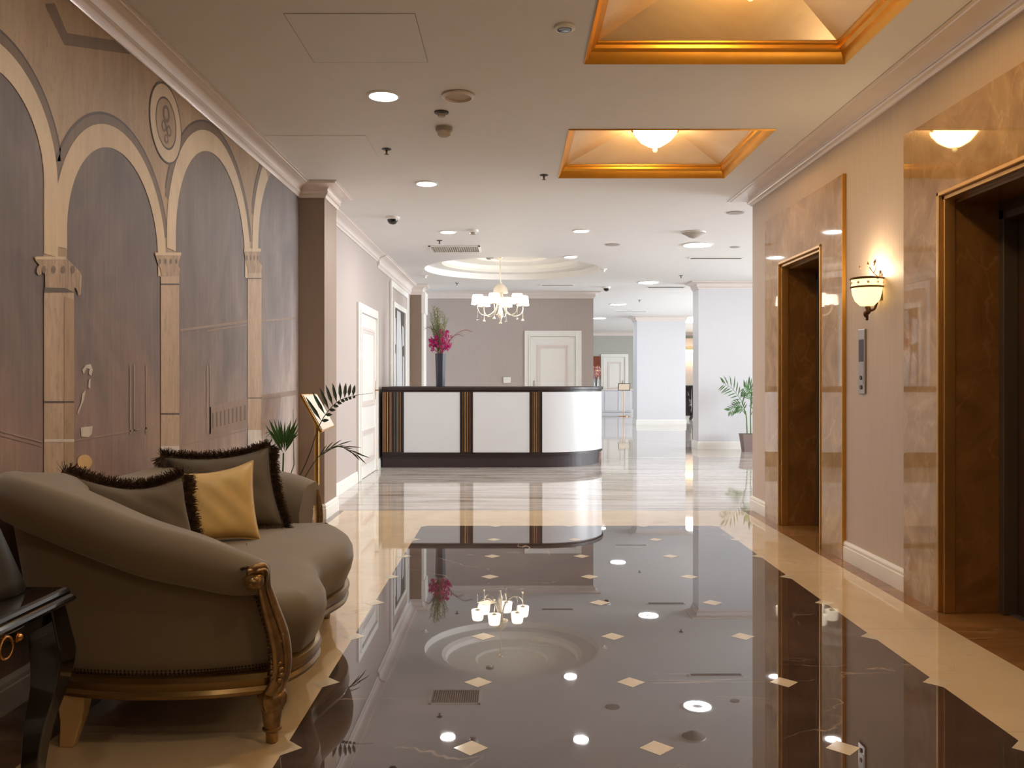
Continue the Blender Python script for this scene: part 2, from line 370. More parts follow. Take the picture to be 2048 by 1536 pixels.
# window wall on the far right with three tall openings
WIN = [(8.6, 12.6), (15.6, 20.4), (23.6, 28.6)]
b = B(); yy_ = [7.73, 8.6, 12.6, 15.6, 20.4, 23.6, 28.6, YE+.1]
for i in range(7):
    if i % 2 == 0: b.box(XE, XE+.15, yy_[i], yy_[i+1], 0, H)
    else: b.box(XE, XE+.15, yy_[i], yy_[i+1], 0, .25); b.box(XE, XE+.15, yy_[i], yy_[i+1], 2.6, H)
struct(b.build('wall_windows', 'wall_w'))
for i, (a, c) in enumerate(WIN):
    b = B(); n = 4
    for k in range(n+1): y = a+(c-a)*k/n; b.box(XE+.02, XE+.09, y-.03, y+.03, .25, 2.6)
    b.box(XE+.02, XE+.09, a, c, .25, .31); b.box(XE+.02, XE+.09, a, c, 2.54, 2.6)
    o = struct(b.build(f'window_{i+1}', 'white'))
    g = B(); g.box(XE+.05, XE+.056, a+.02, c-.02, .28, 2.57); g.build('window_pane', 'pane', o)
# cornices: prof offset from the wall into the room
def cornice(name, path, depth, zlow, mat=None):
    mat = mat or ('satin' if name in ('trim_4', 'trim_5', 'trim_9') else 'trimwhite')
    h = H-zlow; d = depth
    pr = [(-.02, zlow), (.012, zlow), (.016, zlow+.12*h), (.02+.03*d, zlow+.22*h), (.10*d+.02, zlow+.26*h), (.12*d+.02, zlow+.38*h)]
    for k in range(1, 7):
        a = k/7*PI/2; pr.append((.14*d+.62*d*(1-math.cos(a))+.01, zlow+.40*h+.42*h*math.sin(a)))
    pr += [(.80*d, zlow+.86*h), (.86*d, zlow+.86*h), (.88*d, zlow+.93*h), (d, zlow+.94*h), (d, H-.002), (-.02, H-.002)]
    b = B(); sweep(b, path, pr); return struct(b.build(name, mat, smooth=35))
cornice('trim_4', [(XL, YP0), (XL, Y0)][::-1][::-1] and [(XL, YP0+.01), (XL, Y0)], .12, 2.735)
cornice('trim_5', [(XLR, 7.78), (-1.593, 7.78), (-1.593, YP0), (XL, YP0)], .13, 2.73)
cornice('trim_6', [(XLR, 11.4), (XLR, 7.79)], .13, 2.755)
cornice('trim_7', [(-1.60, 15.5), (-1.60, 15.1), (XLR, 15.1), (XLR, 11.4)], .14, 2.68)
cornice('trim_8', [(1.55, YB+.25), (1.55, YB), (XL, YB)], .14, 2.73)
cornice('trim_9', [(XR, Y0), (XR, YC), (XE, YC)], .185, 2.775)
cornice('trim_10', [(5.6, 15.05), (5.6, 14.6), (3.18, 14.6), (3.18, 15.05)], .15, 2.735)
cornice('trim_11', [(4.54, 23.1), (4.54, 22.4), (3.27, 22.4), (3.27, 23.1)], .16, 2.72)
cornice('trim_12', [(XE, YE), (XL, YE)], .16, 2.72)
def baseboard(name, path, h=.125, mat='white', t=.02):
    pr = [(-.01, 0), (t, 0), (t, h*.7), (t*.7, h*.73), (t*.85, h*.8), (t*.85, h*.88), (t*.4, h), (-.01, h)]
    b = B(); sweep(b, path, pr); return struct(b.build(name, mat))
baseboard('baseboard_left', [(XL, YP0), (XL, Y0)])
baseboard('baseboard_left_pier', [(XLR, YP1), (-1.593, YP1), (-1.593, YP0), (XL, YP0)], .13)
baseboard('baseboard_left_recess', [(XLR, 9.9), (XLR, YP1+.02)])
baseboard('baseboard_left_far', [(XLR, 15.1), (XLR, 11.36)])
baseboard('baseboard_back', [(1.55, YB+.25), (1.55, YB), (1.45, YB)])
baseboard('baseboard_right', [(XR, 5.67+.02-.02), (XR, 5.665)][::-1][:1] and [(XR, 4.776), (XR, 5.665)])
baseboard('baseboard_right_corner', [(XR, 7.392), (XR, YC), (XE, YC)])
baseboard('baseboard_right_pier', [(5.6, 15.05), (5.6, 14.6), (3.18, 14.6), (3.18, 15.05)], .13)
baseboard('baseboard_far_pier', [(4.54, 23.1), (4.54, 22.4), (3.27, 22.4), (3.27, 23.1)], .14)
baseboard('baseboard_far', [(XE, YE), (XL, YE)], .14)

# lifts: marble surround, moulding, reveal, doors
SUR = [(5.665, 7.39, 6.05, 7.02), (2.95, 4.776, 3.42, 4.395)]
for i, (a, c, p, q) in enumerate(SUR):
    b = B(); x0, x1 = XR-.022, XR-.001
    b.box(x0, x1, q, c, 0, 2.545); b.box(x0, x1, a, p, 0, 2.545); b.box(x0, x1, p, q, ZO, 2.545)
    d = struct(b.build(f'door_{i+3}', 'marble_wall'))
    m = B(); w = .022
    for (u0, u1, z0, z1) in ((q-w, q, 0, ZO), (p, p+w, 0, ZO), (p, q, ZO-w, ZO)):
        m.box(x0-.008, XR+.03, u0, u1, z0, z1); 
    for (u0, u1, z0, z1) in ((q-2*w, q-w, 0, ZO-w), (p+w, p+2*w, 0, ZO-w), (p+w, q-w, ZO-2*w, ZO-w)):
        m.box(x0+.012, XR+.05, u0, u1, z0, z1)
    m.build('opening_moulding', 'mouldgold', d, bevel=.004)
    m = B(); m.box(x0-.002, XR, a-.006, a, 0, 2.548); m.build('lit_edge', 'goldpaint', d)  # gold colour stands in for light on the slab's near edge
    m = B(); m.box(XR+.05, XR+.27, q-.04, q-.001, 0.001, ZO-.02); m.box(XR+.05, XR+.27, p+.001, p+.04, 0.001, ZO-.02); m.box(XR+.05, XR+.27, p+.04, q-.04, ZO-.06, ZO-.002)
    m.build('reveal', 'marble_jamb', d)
    m = B(); m.box(XR+.27, XR+.345, q-.08, q-.001, 0.001, ZO-.1); m.box(XR+.27, XR+.345, p+.001, p+.08, 0.001, ZO-.1); m.box(XR+.27, XR+.345, p+.001, q-.001, ZO-.15, ZO-.003)
    m.build('door_frame', 'frame_dm', d, bevel=.004)
    mid = (p+q)/2
    for (u0, u1) in ((p+.06, mid-.003), (mid+.003, q-.06)):
        m = B(); m.box(XR+.345, XR+.375, u0, u1, .006, ZO-.12); m.build('door_leaf', 'darkmetal', d, bevel=.003)
    m = B(); m.box(XR+.30, XR+.40, p+.06, q-.06, .0007, .005); m.build('door_sill', 'steel', d)

# panelled doors
def panel_door(name, org, u, nrm, w, h, hinge_gold=True, small=False):
    O = Vector(org); U = Vector(u); Nn = Vector(nrm)
    def bx(b, u0, u1, z0, z1, n0, n1, mi=0):
        c = [O+U*a+Nn*n+Vector((0,0,z)) for z in (z0, z1) for a, n in ((u0, n0), (u1, n0), (u1, n1), (u0, n1))]
        b.add(c, [(0,3,2,1),(4,5,6,7),(0,1,5,4),(1,2,6,5),(2,3,7,6),(3,0,4,7)], mi)
    b = B(); c = .11
    bx(b, 0, c, 0, h, .001, .03); bx(b, w-c, w, 0, h, .001, .03); bx(b, c, w-c, h-c, h, .001, .03)
    d = struct(b.build(name, 'white', bevel=.006))
    b = B(); bx(b, c-.03, c, 0, h-c+.03, .03, .042); bx(b, w-c, w-c+.03, 0, h-c+.03, .03, .042); bx(b, c, w-c, h-c, h-c+.03, .03, .042)
    b.build('casing_bead', 'white', d, bevel=.004)
    l = B(); bx(l, c+.004, w-c-.004, .006, h-c-.004, .001, .014); l.build('door_leaf', 'white', d)
    for (z0, z1) in ((.86, h-c-.16), (.16, .58)):
        f = B(); u0, u1 = c+.13, w-c-.13; t = .035
        for k, (nn, s) in enumerate(((.026, 0), (.02, t))):
            bx(f, u0+s, u0+s+t, z0+s, z1-s, .014, nn); bx(f, u1-s-t, u1-s, z0+s, z1-s, .014, nn)
            bx(f, u0+s+t, u1-s-t, z0+s, z0+s+t, .014, nn); bx(f, u0+s+t, u1-s-t, z1-s-t, z1-s, .014, nn)
        f.build('door_panel', 'cream' if 0 else 'trimwhite', d, bevel=.005)
    hd = B(); p = O+U*(w-c-.08 if hinge_gold else c+.07)+Nn*.014+Vector((0,0,1.05))
    hd.tube([p, p+Nn*.04, p+Nn*.045-U*.09*(1 if hinge_gold else -1)], .009, 8)
    q = p+Nn*.003; hd.tube([q+Vector((0,0,-.12)), q+Vector((0,0,.12))], .014, 6, flat=.4)
    hd.build('door_handle', 'brass', d, smooth=True)
    return d
panel_door('door_1', (XLR, 9.92, 0), (0,1,0), (1,0,0), 1.42, 2.09)
dxa = (1049-CX)*YB/F
panel_door('door_2', (dxa, YB, 0), (1,0,0), (0,-1,0), 1.08, 2.115, hinge_gold=False)
# white side strip between the shade-toned return and the back wall
b = B(); b.box(-1.60, -1.545, 15.12, 15.5, 0, H-.12); b.box(-1.60, -1.52, 15.10, 15.5, 2.35, H-.12)
struct(b.build('trim_13', 'white', bevel=.01))

# ------------------------------------------------------------------ mural on the left wall
mur = thing('wall_mural', (XL, 4.5, 0), 'painted wall mural of stone arches and columns behind the sofa', 'mural')
def mp(y, z, l): return (XL+.0008*l, y, z)
def mpx(px, py, l):                    # picture point on the mural plane
    y = -XL*F/(CX-px); return mp(y, EYE-(py-CY)*y/F, l)
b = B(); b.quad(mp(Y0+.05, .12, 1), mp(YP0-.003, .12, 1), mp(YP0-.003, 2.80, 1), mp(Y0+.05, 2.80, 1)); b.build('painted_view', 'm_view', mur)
ARC = [(2.99, 1.95, .33, .43, .47), (3.94, 1.79, .45, .55, .59), (5.22, 1.96, .60, .72, .765), (6.87, 2.12, .75, .89, .93)]
spr = [1.677, 1.72, 1.88, 2.07]
def ztop(y, k):                        # arch silhouette: intrados height
    yc, zc, r = k; d = abs(y-yc); return zc+math.sqrt(r*r-d*d) if d < r else None
b = B(); n = 1000; y0, y1 = Y0+.05, YP0-.004
for i in range(n):
    ya, yb = y0+(y1-y0)*i/n, y0+(y1-y0)*(i+1)/n; ym = (ya+yb)/2; zl = None
    for a in ARC:
        z = ztop(ym, a[:3])
        if z: zl = z
    if zl is None: zl = 1.66+(ym-3.4)*.17 if ym > 2.4 else .2
    if zl < 2.79: b.quad(mp(ya, zl, 2), mp(yb, zl, 2), mp(yb, 2.79, 2), mp(ya, 2.79, 2))
b.build('painted_stonework', 'm_stone', mur)
def arcstrip(b, yc, zc, r0, r1, l, zs, lo=0, hi=PI, cut=2.79):
    pts = []; m = 64
    for k in range(m+1):
        t = lo+(hi-lo)*k/m; pts.append(t)
    for t0, t1 in zip(pts, pts[1:]):
        q = [(yc+r*math.cos(t), zc+r*math.sin(t)) for r, t in ((r0,t0),(r1,t0),(r1,t1),(r0,t1))]
        if max(z for _, z in q) > cut or max(y for y, _ in q) > YP0-.003 or min(y for y, _ in q) < 2.3: continue
        b.quad(*[mp(y, z, l) for y, z in q])
    for s, t in ((1, lo), (-1, hi)):
        if (s == 1 and lo == 0) or (s == -1 and hi == PI):
            if yc+s*r1 < YP0-.003 and yc+s*r0 > 2.3: b.quad(mp(yc+s*r0, zs, l), mp(yc+s*r1, zs, l), mp(yc+s*r1, zc, l), mp(yc+s*r0, zc, l))
for i, (yc, zc, r, ro, rm) in enumerate(ARC):
    zl, zr = spr[i], (spr+[2.2])[i+1] if i < 3 else 2.2
    bb = B()
    # widths narrow toward the springing where two bands meet on a capital
    arcstrip(bb, yc, zc, r, ro, 4+.2*i, max(zl, 1.6), .0, PI if i else PI*.75)
    bb.build('painted_arch', 'm_band', mur)
    bb = B(); arcstrip(bb, yc, zc, ro, rm, 3, 9, .25, PI-.25 if i else PI*.75); bb.build('painted_arch_moulding', 'm_line', mur)
    bb = B(); arcstrip(bb, yc, zc, rm, rm+.012, 3.5, 9, .3, PI-.3 if i else PI*.75); bb.build('painted_shadow_line', 'm_shade', mur)
for (c0, c1, ct, cb, s0, s1, bands) in ((68,160,513,582,86,146,((575,585,'m_shade'),(802,806,'m_shade'),(878,884,'m_lt'))), (308,360,505,552,320,357,((567,570,'m_shade'),(826,829,'m_shade'),(892,930,'m_lt'))), (486,520,497,546,494,522,((556,558,'m_shade'),(795,797,'m_shade'),(860,900,'m_lt')))):
    bb = B(); ya = mpx(s0, 0, 0)[1]; yb = mpx(s1, 0, 0)[1]
    bb.quad(mp(ya, .15, 5), mp(yb, .15, 5), (XL+.004, yb, mpx(s1, cb, 5)[2]), (XL+.004, ya, mpx(s0, cb-4, 5)[2]))
    col = bb.build('painted_column', 'm_col', mur)
    for (p0, p1, mt) in bands:
        q = B(); q.quad(mpx(s0, p0, 6.4), mpx(s1, p0, 6.4), mpx(s1, p1, 6.4), mpx(s0, p1, 6.4)); q.build('painted_joint', mt, col)
    bb = B(); w = c1-c0
    pts = [(c0,ct),(c1,ct),(c1-1,ct+7),(c1-w*.08,ct+(cb-ct)*.35),(c1-w*.1,ct+(cb-ct)*.55),(s1+1,ct+(cb-ct)*.7),(s1-1,cb),(s0+1,cb),(s0-1,ct+(cb-ct)*.7),(c0+w*.12,ct+(cb-ct)*.5),(c0+w*.06,ct+(cb-ct)*.3),(c0+1,ct+7)]
    if c0 == 68: pts = [(66,514),(128,514),(158,544),(161,552),(160,570),(159,588),(155,592),(151,580),(147,574),(145,584),(128,576),(88,575),(87,546),(82,536),(80,548),(75,551),(70,545),(71,536),(76,530),(68,521)]
    bb.quad(*[mpx(x, y, 7) for x, y in pts]); cap = bb.build('painted_capital', 'm_cap', mur)
    if c0 == 68:
        q = B(); q.quad(mpx(126,592,6.2), mpx(146,600,6.2), (XL+.005, mpx(146,0,0)[1], .15), (XL+.005, mpx(126,0,0)[1], .15)); q.build('painted_side_face', 'm_stone', col)
        c1 = 128
    q = B(); q.quad(mpx(c0,ct,8.2), mpx(c1,ct,8.2), mpx(c1,ct+6,8.2), mpx(c0,ct+6,8.2)); q.build('painted_abacus', 'm_band', cap)
    for k in range(4):
        q = B(); x = c0+w*(.18+.21*k); yv = ct+(cb-ct)*.38
        q.quad(*[mpx(x+w*.05*math.cos(t*.9), yv+(cb-ct)*.12*math.sin(t*.9), 8) for t in range(7)])
        q.build('painted_carving_pattern', 'm_line', cap)
# springer block over the first capital, medallion, painted cornice
for (r0, r1, l, mt, nm) in ((.198,.208,6,'m_shade','painted_medallion_edge'), (.135,.198,5.6,'m_band','painted_medallion_rim'), (.125,.135,6,'m_shade','painted_medallion_edge'), (.0,.125,5.4,'m_stone','painted_medallion')):
    bb = B(); arcstrip(bb, 4.49, 2.53, r0, r1, l, 9, .0001, 2*PI-.0001, 2.9); bb.build(nm, mt, mur)
for (dy, dz, r) in ((0,.05,.045), (-.03,-.02,.03), (.035,-.03,.03), (0,-.08,.025)): bb = B(); arcstrip(bb, 4.49+dy, 2.53+dz, r*.6, r, 7, 9, .0001, 2*PI-.0001, 2.9); bb.build('painted_relief', 'm_line', mur)
bb = B(); bb.quad(mpx(88,8,3), mpx(128,90,3), mpx(285,112,3), mpx(250,84,3), mpx(133,66,3), mpx(108,6,3)); bb.build('painted_cornice', 'm_line', mur)
bb = B(); bb.quad(mpx(108,6,3), mpx(133,66,3), mpx(250,84,3), mpx(190,30,3), mpx(160,5,3)); bb.build('painted_soffit', 'm_stone', mur)
# distant balustrade and building, lamp, statue
bb = B(); bb.quad(mpx(415,815,3), mpx(494,795,3), mpx(494,855,3), mpx(415,872,3)); bb.quad(mpx(522,790,3), mpx(592,780,3), mpx(592,790,3), mpx(522,800,3)); ba = bb.build('painted_balustrade', 'm_rail', mur)
for k in range(9):
    q = B(); x = 423+k*8; q.quad(mpx(x,826-k*2,4), mpx(x+3,826-k*2,4), mpx(x+3,856-k*2,4), mpx(x,856-k*2,4)); q.build('painted_baluster', 'm_line', ba)
for (x0, y0, x1, y1, w) in ((360,658,494,640,5),(415,660,494,648,3),(522,640,592,634,4),(0,860,84,882,4),(0,870,84,892,2),(360,890,494,858,3),(147,880,320,850,3)):
    bb = B(); bb.quad(mpx(x0,y0,3), mpx(x1,y1,3), mpx(x1,y1+w,3), mpx(x0,y0+w,3)); bb.build('painted_ledge_line', 'm_rail', mur)
for x in (258,266,290,412,418):
    bb = B(); bb.quad(mpx(x,730,3), mpx(x+3,730,3), mpx(x+3,868,3), mpx(x,868,3)); bb.build('painted_pilaster_line', 'm_rail', mur)
bb = B(); bb.quad(*[mpx(168+15*math.cos(2*PI*k/20), 924+15*math.sin(2*PI*k/20), 4) for k in range(20)]); bb.build('painted_lamp_globe', 'm_lamp', mur)
bb = B(); bb.quad(mpx(160,855,4), mpx(184,852,4), mpx(182,868,4), mpx(176,874,4), mpx(161,873,4)); bb.build('painted_plinth', 'm_lt', mur)
for pts in (((163,740),(170,730),(180,728),(184,740),(181,752),(176,748),(178,738),(172,736),(166,748)), ((176,760),(180,757),(179,777),(175,775)), ((163,788),(170,779),(166,800),(155,828),(153,826),(161,804))):
    bb = B(); bb.quad(*[mpx(x, y, 4) for x, y in pts]); bb.build('painted_statue', 'm_lt', mur)

# ------------------------------------------------------------------ ceiling fittings
def cp(px, py): y = F*(CEIL-EYE)/(CY-py); return ((px-CX)*y/F, y, CEIL)
def disc_lamp(name, r, mat, ringmat='white', hole=0):
    t = thing(name, (0,0,0), '', 'ceiling light')
    b = B(); b.lathe([(r, -.001), (r*1.18, -.001), (r*1.2, -.006), (r*1.02, -.012), (r, -.004)], (0,0,0), 32, cap=False); b.build('trim_ring', ringmat, t, smooth=True)
    b = B()
    if hole: b.lathe([(hole, -.014), (r, -.014), (r, -.002), (hole, -.002), (hole, -.014)], (0,0,0), 32, cap=False)
    else: b.lathe([(.001, -.006), (r, -.006), (r, -.001)], (0,0,0), 32, cap=False)
    b.build('diffuser', mat, t)
    if hole: b = B(); b.lathe([(.001, -.01), (hole, -.01), (hole, -.002)], (0,0,0), 24, cap=False); b.build('centre_cap', 'white', t)
    return t
dl = disc_lamp('downlight', .082, 'cool_s')
L1 = [((767,190), 'lit round downlight nearest the camera, left of the round ceiling speaker'), ((853,366), 'lit round downlight above the left pier, between hatch and camera dome'),
      ((896,463), 'lit round downlight just in front of the slatted ceiling vent'), ((1162,461), 'lit round downlight right of the slatted vent, near mid ceiling'), ((1141,513), 'lit round downlight at the near edge of the circular ceiling recess')]
POS = []
for i, (pp, lb) in enumerate(L1):
    c = cp(*pp); POS.append(c)
    if i == 0: dl.location = c; dl['label'] = lb; dl['group'] = 'small round downlights'
    else: dup(dl, c, lb)
rl = disc_lamp('ring_light', .165, 'cool', hole=.07)
L2 = [((1395,489), 'large lit ring light nearest the lift corner, behind the cone speaker'), ((1297,564), 'second large ring light in the row, between camera dome and right pier'),
      ((1236,608), 'third large ring light in the row, above the pale far pier'), ((1199,636), 'farthest ring light of the row, before the far wall')]
RP = []
for i, (pp, lb) in enumerate(L2):
    c = cp(*pp); RP.append(c)
    if i == 0: rl.location = c; rl['label'] = lb; rl['group'] = 'row of ring lights'
    else: dup(rl, c, lb)
def device(name, px, py, label, cat, parts, group=None):
    t = thing(name, cp(px, py), label, cat, group)
    for nm, prof, mat in parts:
        b = B(); b.lathe([(r, z) for r, z in prof], t.location, 24, cap=False); b.build(nm, mat, t, smooth=True)
    return t
device('ceiling_speaker', 916, 190, 'round beige ceiling speaker beside the nearest downlight', 'speaker', [('rim', [(.075,-.003),(.095,-.003),(.097,-.012),(.08,-.02),(.075,-.008)], 'trimwhite'), ('grille', [(.001,-.009),(.078,-.009),(.078,-.001),(.001,-.001)], 'spk')])
device('ceiling_speaker', 1387, 464, 'pale conical ceiling speaker before the largest ring light', 'speaker', [('cone', [(.13,0),(.135,-.012),(.1,-.03),(.05,-.06),(.001,-.075)], 'greypl'), ('rim', [(.13,0),(.14,-.004),(.135,-.014),(.12,-.006)], 'white')])
device('ceiling_spotlight', 1129, 54, 'recessed spotlight with white ring and black centre beside the near coffer', 'ceiling light', [('rim', [(.034,-.001),(.05,-.001),(.05,-.01),(.034,-.014)], 'white'), ('lens', [(.001,-.016),(.03,-.014),(.036,-.004),(.036,-.001)], 'black')])
device('smoke_detector', 888, 255, 'round smoke detector hanging lowest behind the small detector', 'smoke detector', [('base', [(.055,0),(.056,-.02),(.048,-.028),(.001,-.028)], 'greypl'), ('chamber', [(.046,-.028),(.042,-.05),(.03,-.06),(.001,-.062)], 'spk')])
device('smoke_detector', 883, 224, 'small grey detector between the beige speaker and the larger detector', 'smoke detector', [('base', [(.045,0),(.045,-.008),(.03,-.014),(.001,-.014)], 'darkgrey'), ('chamber', [(.03,-.014),(.022,-.03),(.001,-.036)], 'greypl')])
device('smoke_detector', 946, 460, 'white smoke detector right of the third downlight', 'smoke detector', [('base', [(.06,0),(.06,-.02),(.05,-.028),(.001,-.028)], 'white'), ('chamber', [(.04,-.03),(.035,-.05),(.001,-.054)], 'greypl')])
device('smoke_detector', 980, 526, 'small detector inside the circular recess before the chandelier', 'smoke detector', [('base', [(.06,.09),(.06,.07),(.05,.06),(.001,.06)], 'greypl'), ('chamber', [(.04,.06),(.03,.04),(.001,.035)], 'white')])
for px, py, lb in ((773,298,'dark sprinkler head left of the detectors'), (1088,350,'dark sprinkler head beside the far coffer'), (879,481,'tiny sprinkler head beside the left end of the vent'), (914,566,'small dark sprinkler head before the back wall, above the flowers'), (1362,551,'tiny sprinkler head in front of the right pier'), (1279,600,'tiny sprinkler head right of the third ring light')):
    t = device('sprinkler', px, py, lb, 'sprinkler', [('flange', [(.034,0),(.034,-.004),(.012,-.008),(.001,-.008)], 'darkgrey'), ('head', [(.008,-.008),(.006,-.035),(.018,-.038),(.001,-.042)], 'darkgrey')], 'ceiling sprinklers')
for px, py, lb in ((785,434,'black dome camera on the ceiling above the left door'), (1213,574,'black dome camera above the end of the back wall')):
    device('security_camera', px, py, lb, 'camera', [('housing', [(.075,0),(.075,-.02),(.06,-.028),(.001,-.028)], 'white'), ('dome', [(.056,-.028),(.05,-.05),(.03,-.072),(.001,-.078)], 'black')], 'dome cameras')
for px, py, lb in ((850,551,'small white ceiling spotlight left of the circular recess'), (1207,538,'small white knob detector at the right rim of the circular recess')):
    device('ceiling_detector', px, py, lb, 'detector', [('base', [(.05,0),(.05,-.01),(.03,-.014),(.001,-.014)], 'white'), ('lens', [(.028,-.014),(.022,-.04),(.001,-.046)], 'white')])
device('ceiling_plate', 1225, 489, 'flat grey unlit round plate between vent and ring light', 'ceiling plate', [('plate', [(.001,-.006),(.09,-.006),(.095,-.001),(.001,0)], 'greypl')])
device('ceiling_plate', 1471, 425, 'flat white round plate nearest the lift wall corner', 'ceiling plate', [('plate', [(.001,-.006),(.085,-.006),(.09,-.001),(.001,0)], 'greypl')])
device('ceiling_plate', 1470, 494, 'small white round plate close to the lift wall corner', 'ceiling plate', [('plate', [(.001,-.006),(.06,-.006),(.06,-.001),(.001,0)], 'greypl')])
# vents
c0, c1 = cp(864, 503), cp(960, 491)
v = thing('ceiling_vent', ((c0[0]+c1[0])/2, (c0[1]+c1[1])/2, CEIL), 'rectangular slatted ceiling vent before the circular recess', 'vent')
ya, yb = min(c0[1], c1[1]), max(c0[1], c1[1])
b = B(); xa, xb = c0[0], c1[0]
for (p, q, r, s) in ((xa,xb,ya,ya+.025),(xa,xb,yb-.025,yb),(xa,xa+.025,ya,yb),(xb-.025,xb,ya,yb)): b.box(p,q,r,s,CEIL-.014,CEIL-.001)
b.build('frame', 'white', v)
b = B(); b.quad((xa,ya,CEIL-.002),(xb,ya,CEIL-.002),(xb,yb,CEIL-.002),(xa,yb,CEIL-.002)); b.build('backing', 'darkgrey', v)
b = B(); n = 22
for k in range(n): x = xa+.03+(xb-xa-.06)*k/(n-1); b.prism([(x,ya+.025,CEIL-.013),(x+.004,ya+.025,CEIL-.013),(x+.018,ya+.025,CEIL-.003),(x+.012,ya+.025,CEIL-.003)], (0,yb-ya-.05,0))
b.build('slats', 'greypl', v)
for px, py, w, lb in ((1115,569,.6,'dark slot vent before the back wall door'), (1432,515,.75,'long dark slot vent nearest the lift wall corner'), (1332,574,.7,'thin slot vent between the second ring light and the right pier'), (1262,622,.8,'thin slot vent behind the third ring light')):
    c = cp(px, py); t = thing('slot_vent', c, lb, 'vent', 'slot vents in the ceiling')
    b = B(); b.box(c[0]-w/2, c[0]+w/2, c[1]-.05, c[1]+.05, CEIL-.012, CEIL-.001); b.build('frame', 'white', t)
    b = B()
    for s in (-.022, .022): b.box(c[0]-w/2+.03, c[0]+w/2-.03, c[1]+s-.014, c[1]+s+.014, CEIL-.0145, CEIL-.011)
    b.build('slot', 'darkgrey', t)
# access hatches
def hatch(x0, x1, y0, y1, w, lb, gm='darkgrey'):
    t = thing('access_hatch', ((x0+x1)/2, (y0+y1)/2, CEIL), lb, 'hatch')
    b = B(); b.box(x0+w, x1-w, y0+w, y1-w, CEIL-.0016, CEIL-.0005); b.build('hatch_panel', 'ceiling', t)
    b = B(); z = CEIL-.0014
    for (p, q, r, s) in ((x0,x1,y0,y0+w),(x0,x1,y1-w,y1),(x0,x0+w,y0+w,y1-w),(x1-w,x1,y0+w,y1-w)): b.box(p,q,r,s,z,CEIL-.0005)
    b.build('hatch_gap', gm, t)
hatch(-1.04, -.44, 3.9, 4.5, .0022, 'square access hatch outlined in the ceiling nearest the camera')
hatch(-1.7, -1.0, 5.85, 6.45, .0006, 'faintly outlined ceiling hatch by the left cornice, before the pier', 'greypl')

# pendants in the coffers
def pendant(cy, lb):
    c = Vector((1.067, cy, 2.9)); t = thing('coffer_lamp', (c.x, c.y, CEIL+.29), lb, 'ceiling light', 'glass bowl lamps in the gold coffers')
    b = B(); b.lathe([(.006,.0),(.05,.012),(.11,.05),(.15,.10),(.165,.13),(.158,.13),(.10,.06),(.04,.02),(.001,.015)], (c.x,c.y,2.915), 32, flute=.03, nf=12); b.build('glass_bowl', 'bowl', t, smooth=True)
    b = B(); b.ball((c.x,c.y,2.898), .018, 12); b.lathe([(.008,0),(.02,.006),(.008,.014)], (c.x,c.y,2.908), 12); b.build('finial', 'sconce', t, smooth=True)
    b = B(); b.tube([(c.x,c.y,2.93),(c.x,c.y,CEIL+.29)], .01, 8)
    b.build('rod', 'brass', t, smooth=True)
    b = B(); n = 10
    for k in range(n):
        a = 2*PI*k/n; u = Vector((math.cos(a), math.sin(a), 0)); p = c+u*.165+Vector((0,0,.145))
        b.tube([c+Vector((0,0,.2))+u*.02, c+u*.13+Vector((0,0,.17)), p], .004, 6); b.ball(p, .014, 8, sz=1.4)
    b.build('crystal_sprays', 'brass', t, smooth=True)
pendant(6.385, 'glowing glass bowl lamp in the far gold-framed ceiling coffer')
pendant(3.83, 'glass bowl lamp in the near gold-framed coffer, only its tip showing')

# chandelier
cc = Vector((-.176, 13.2, 0)); ch = thing('chandelier', (cc.x, cc.y, CEIL+.22), 'white chandelier with glowing pleated shades above the reception desk', 'chandelier')
b = B(); b.lathe([(.05,3.075),(.045,3.05),(.012,3.03),(.008,2.69),(.02,2.68),(.02,2.665)], (cc.x,cc.y,0), 16); b.build('rod', 'silver', ch, smooth=True)
b = B(); b.lathe([(.015,2.67),(.06,2.645),(.105,2.59),(.12,2.52),(.112,2.52),(.09,2.58),(.02,2.64)], (cc.x,cc.y,0), 24); b.build('bell_canopy', 'silver', ch, smooth=True)
b = B(); b.lathe([(.012,2.64),(.016,2.4),(.03,2.36),(.018,2.3),(.03,2.2),(.04,2.16),(.02,2.12),(.01,2.08),(.028,2.05),(.001,2.035)], (cc.x,cc.y,0), 16); b.build('stem', 'silver', ch, smooth=True)
for k in range(6):
    a = 2*PI*k/6+.28; u = Vector((math.cos(a), math.sin(a), 0)); R_ = .36
    def q(r, z): return cc+u*r+Vector((0,0,z))
    b = B(); b.tube([Vector(p) for p in cr([tuple(q(.03,2.52)), tuple(q(.05,2.36)), tuple(q(.10,2.24)), tuple(q(.2,2.17)), tuple(q(.31,2.19)), tuple(q(R_,2.27)), tuple(q(R_,2.33))], 5)], .0075, 6)
    b.lathe([(.001,2.33),(.03,2.325),(.04,2.34),(.012,2.345),(.012,2.38)], tuple(q(R_, 0)), 12)
    arm = b.build('arm', 'silver', ch, smooth=True)
    b = B(); b.lathe([(.095,2.335),(.082,2.46),(.072,2.485),(.069,2.48),(.078,2.46),(.09,2.34)], tuple(q(R_,0)), 28, flute=.025, nf=14, cap=False); b.build('lamp_shade', 'shade', arm, smooth=True)
    b = B(); b.tube([q(R_,2.32), q(R_,2.14)], .004, 6); b.lathe([(.002,2.14),(.022,2.11),(.028,2.1),(.002,2.095)], tuple(q(R_,0)), 10)
    b.build('crystal_drop', 'crystal' if k % 2 else 'silver', arm, smooth=True)

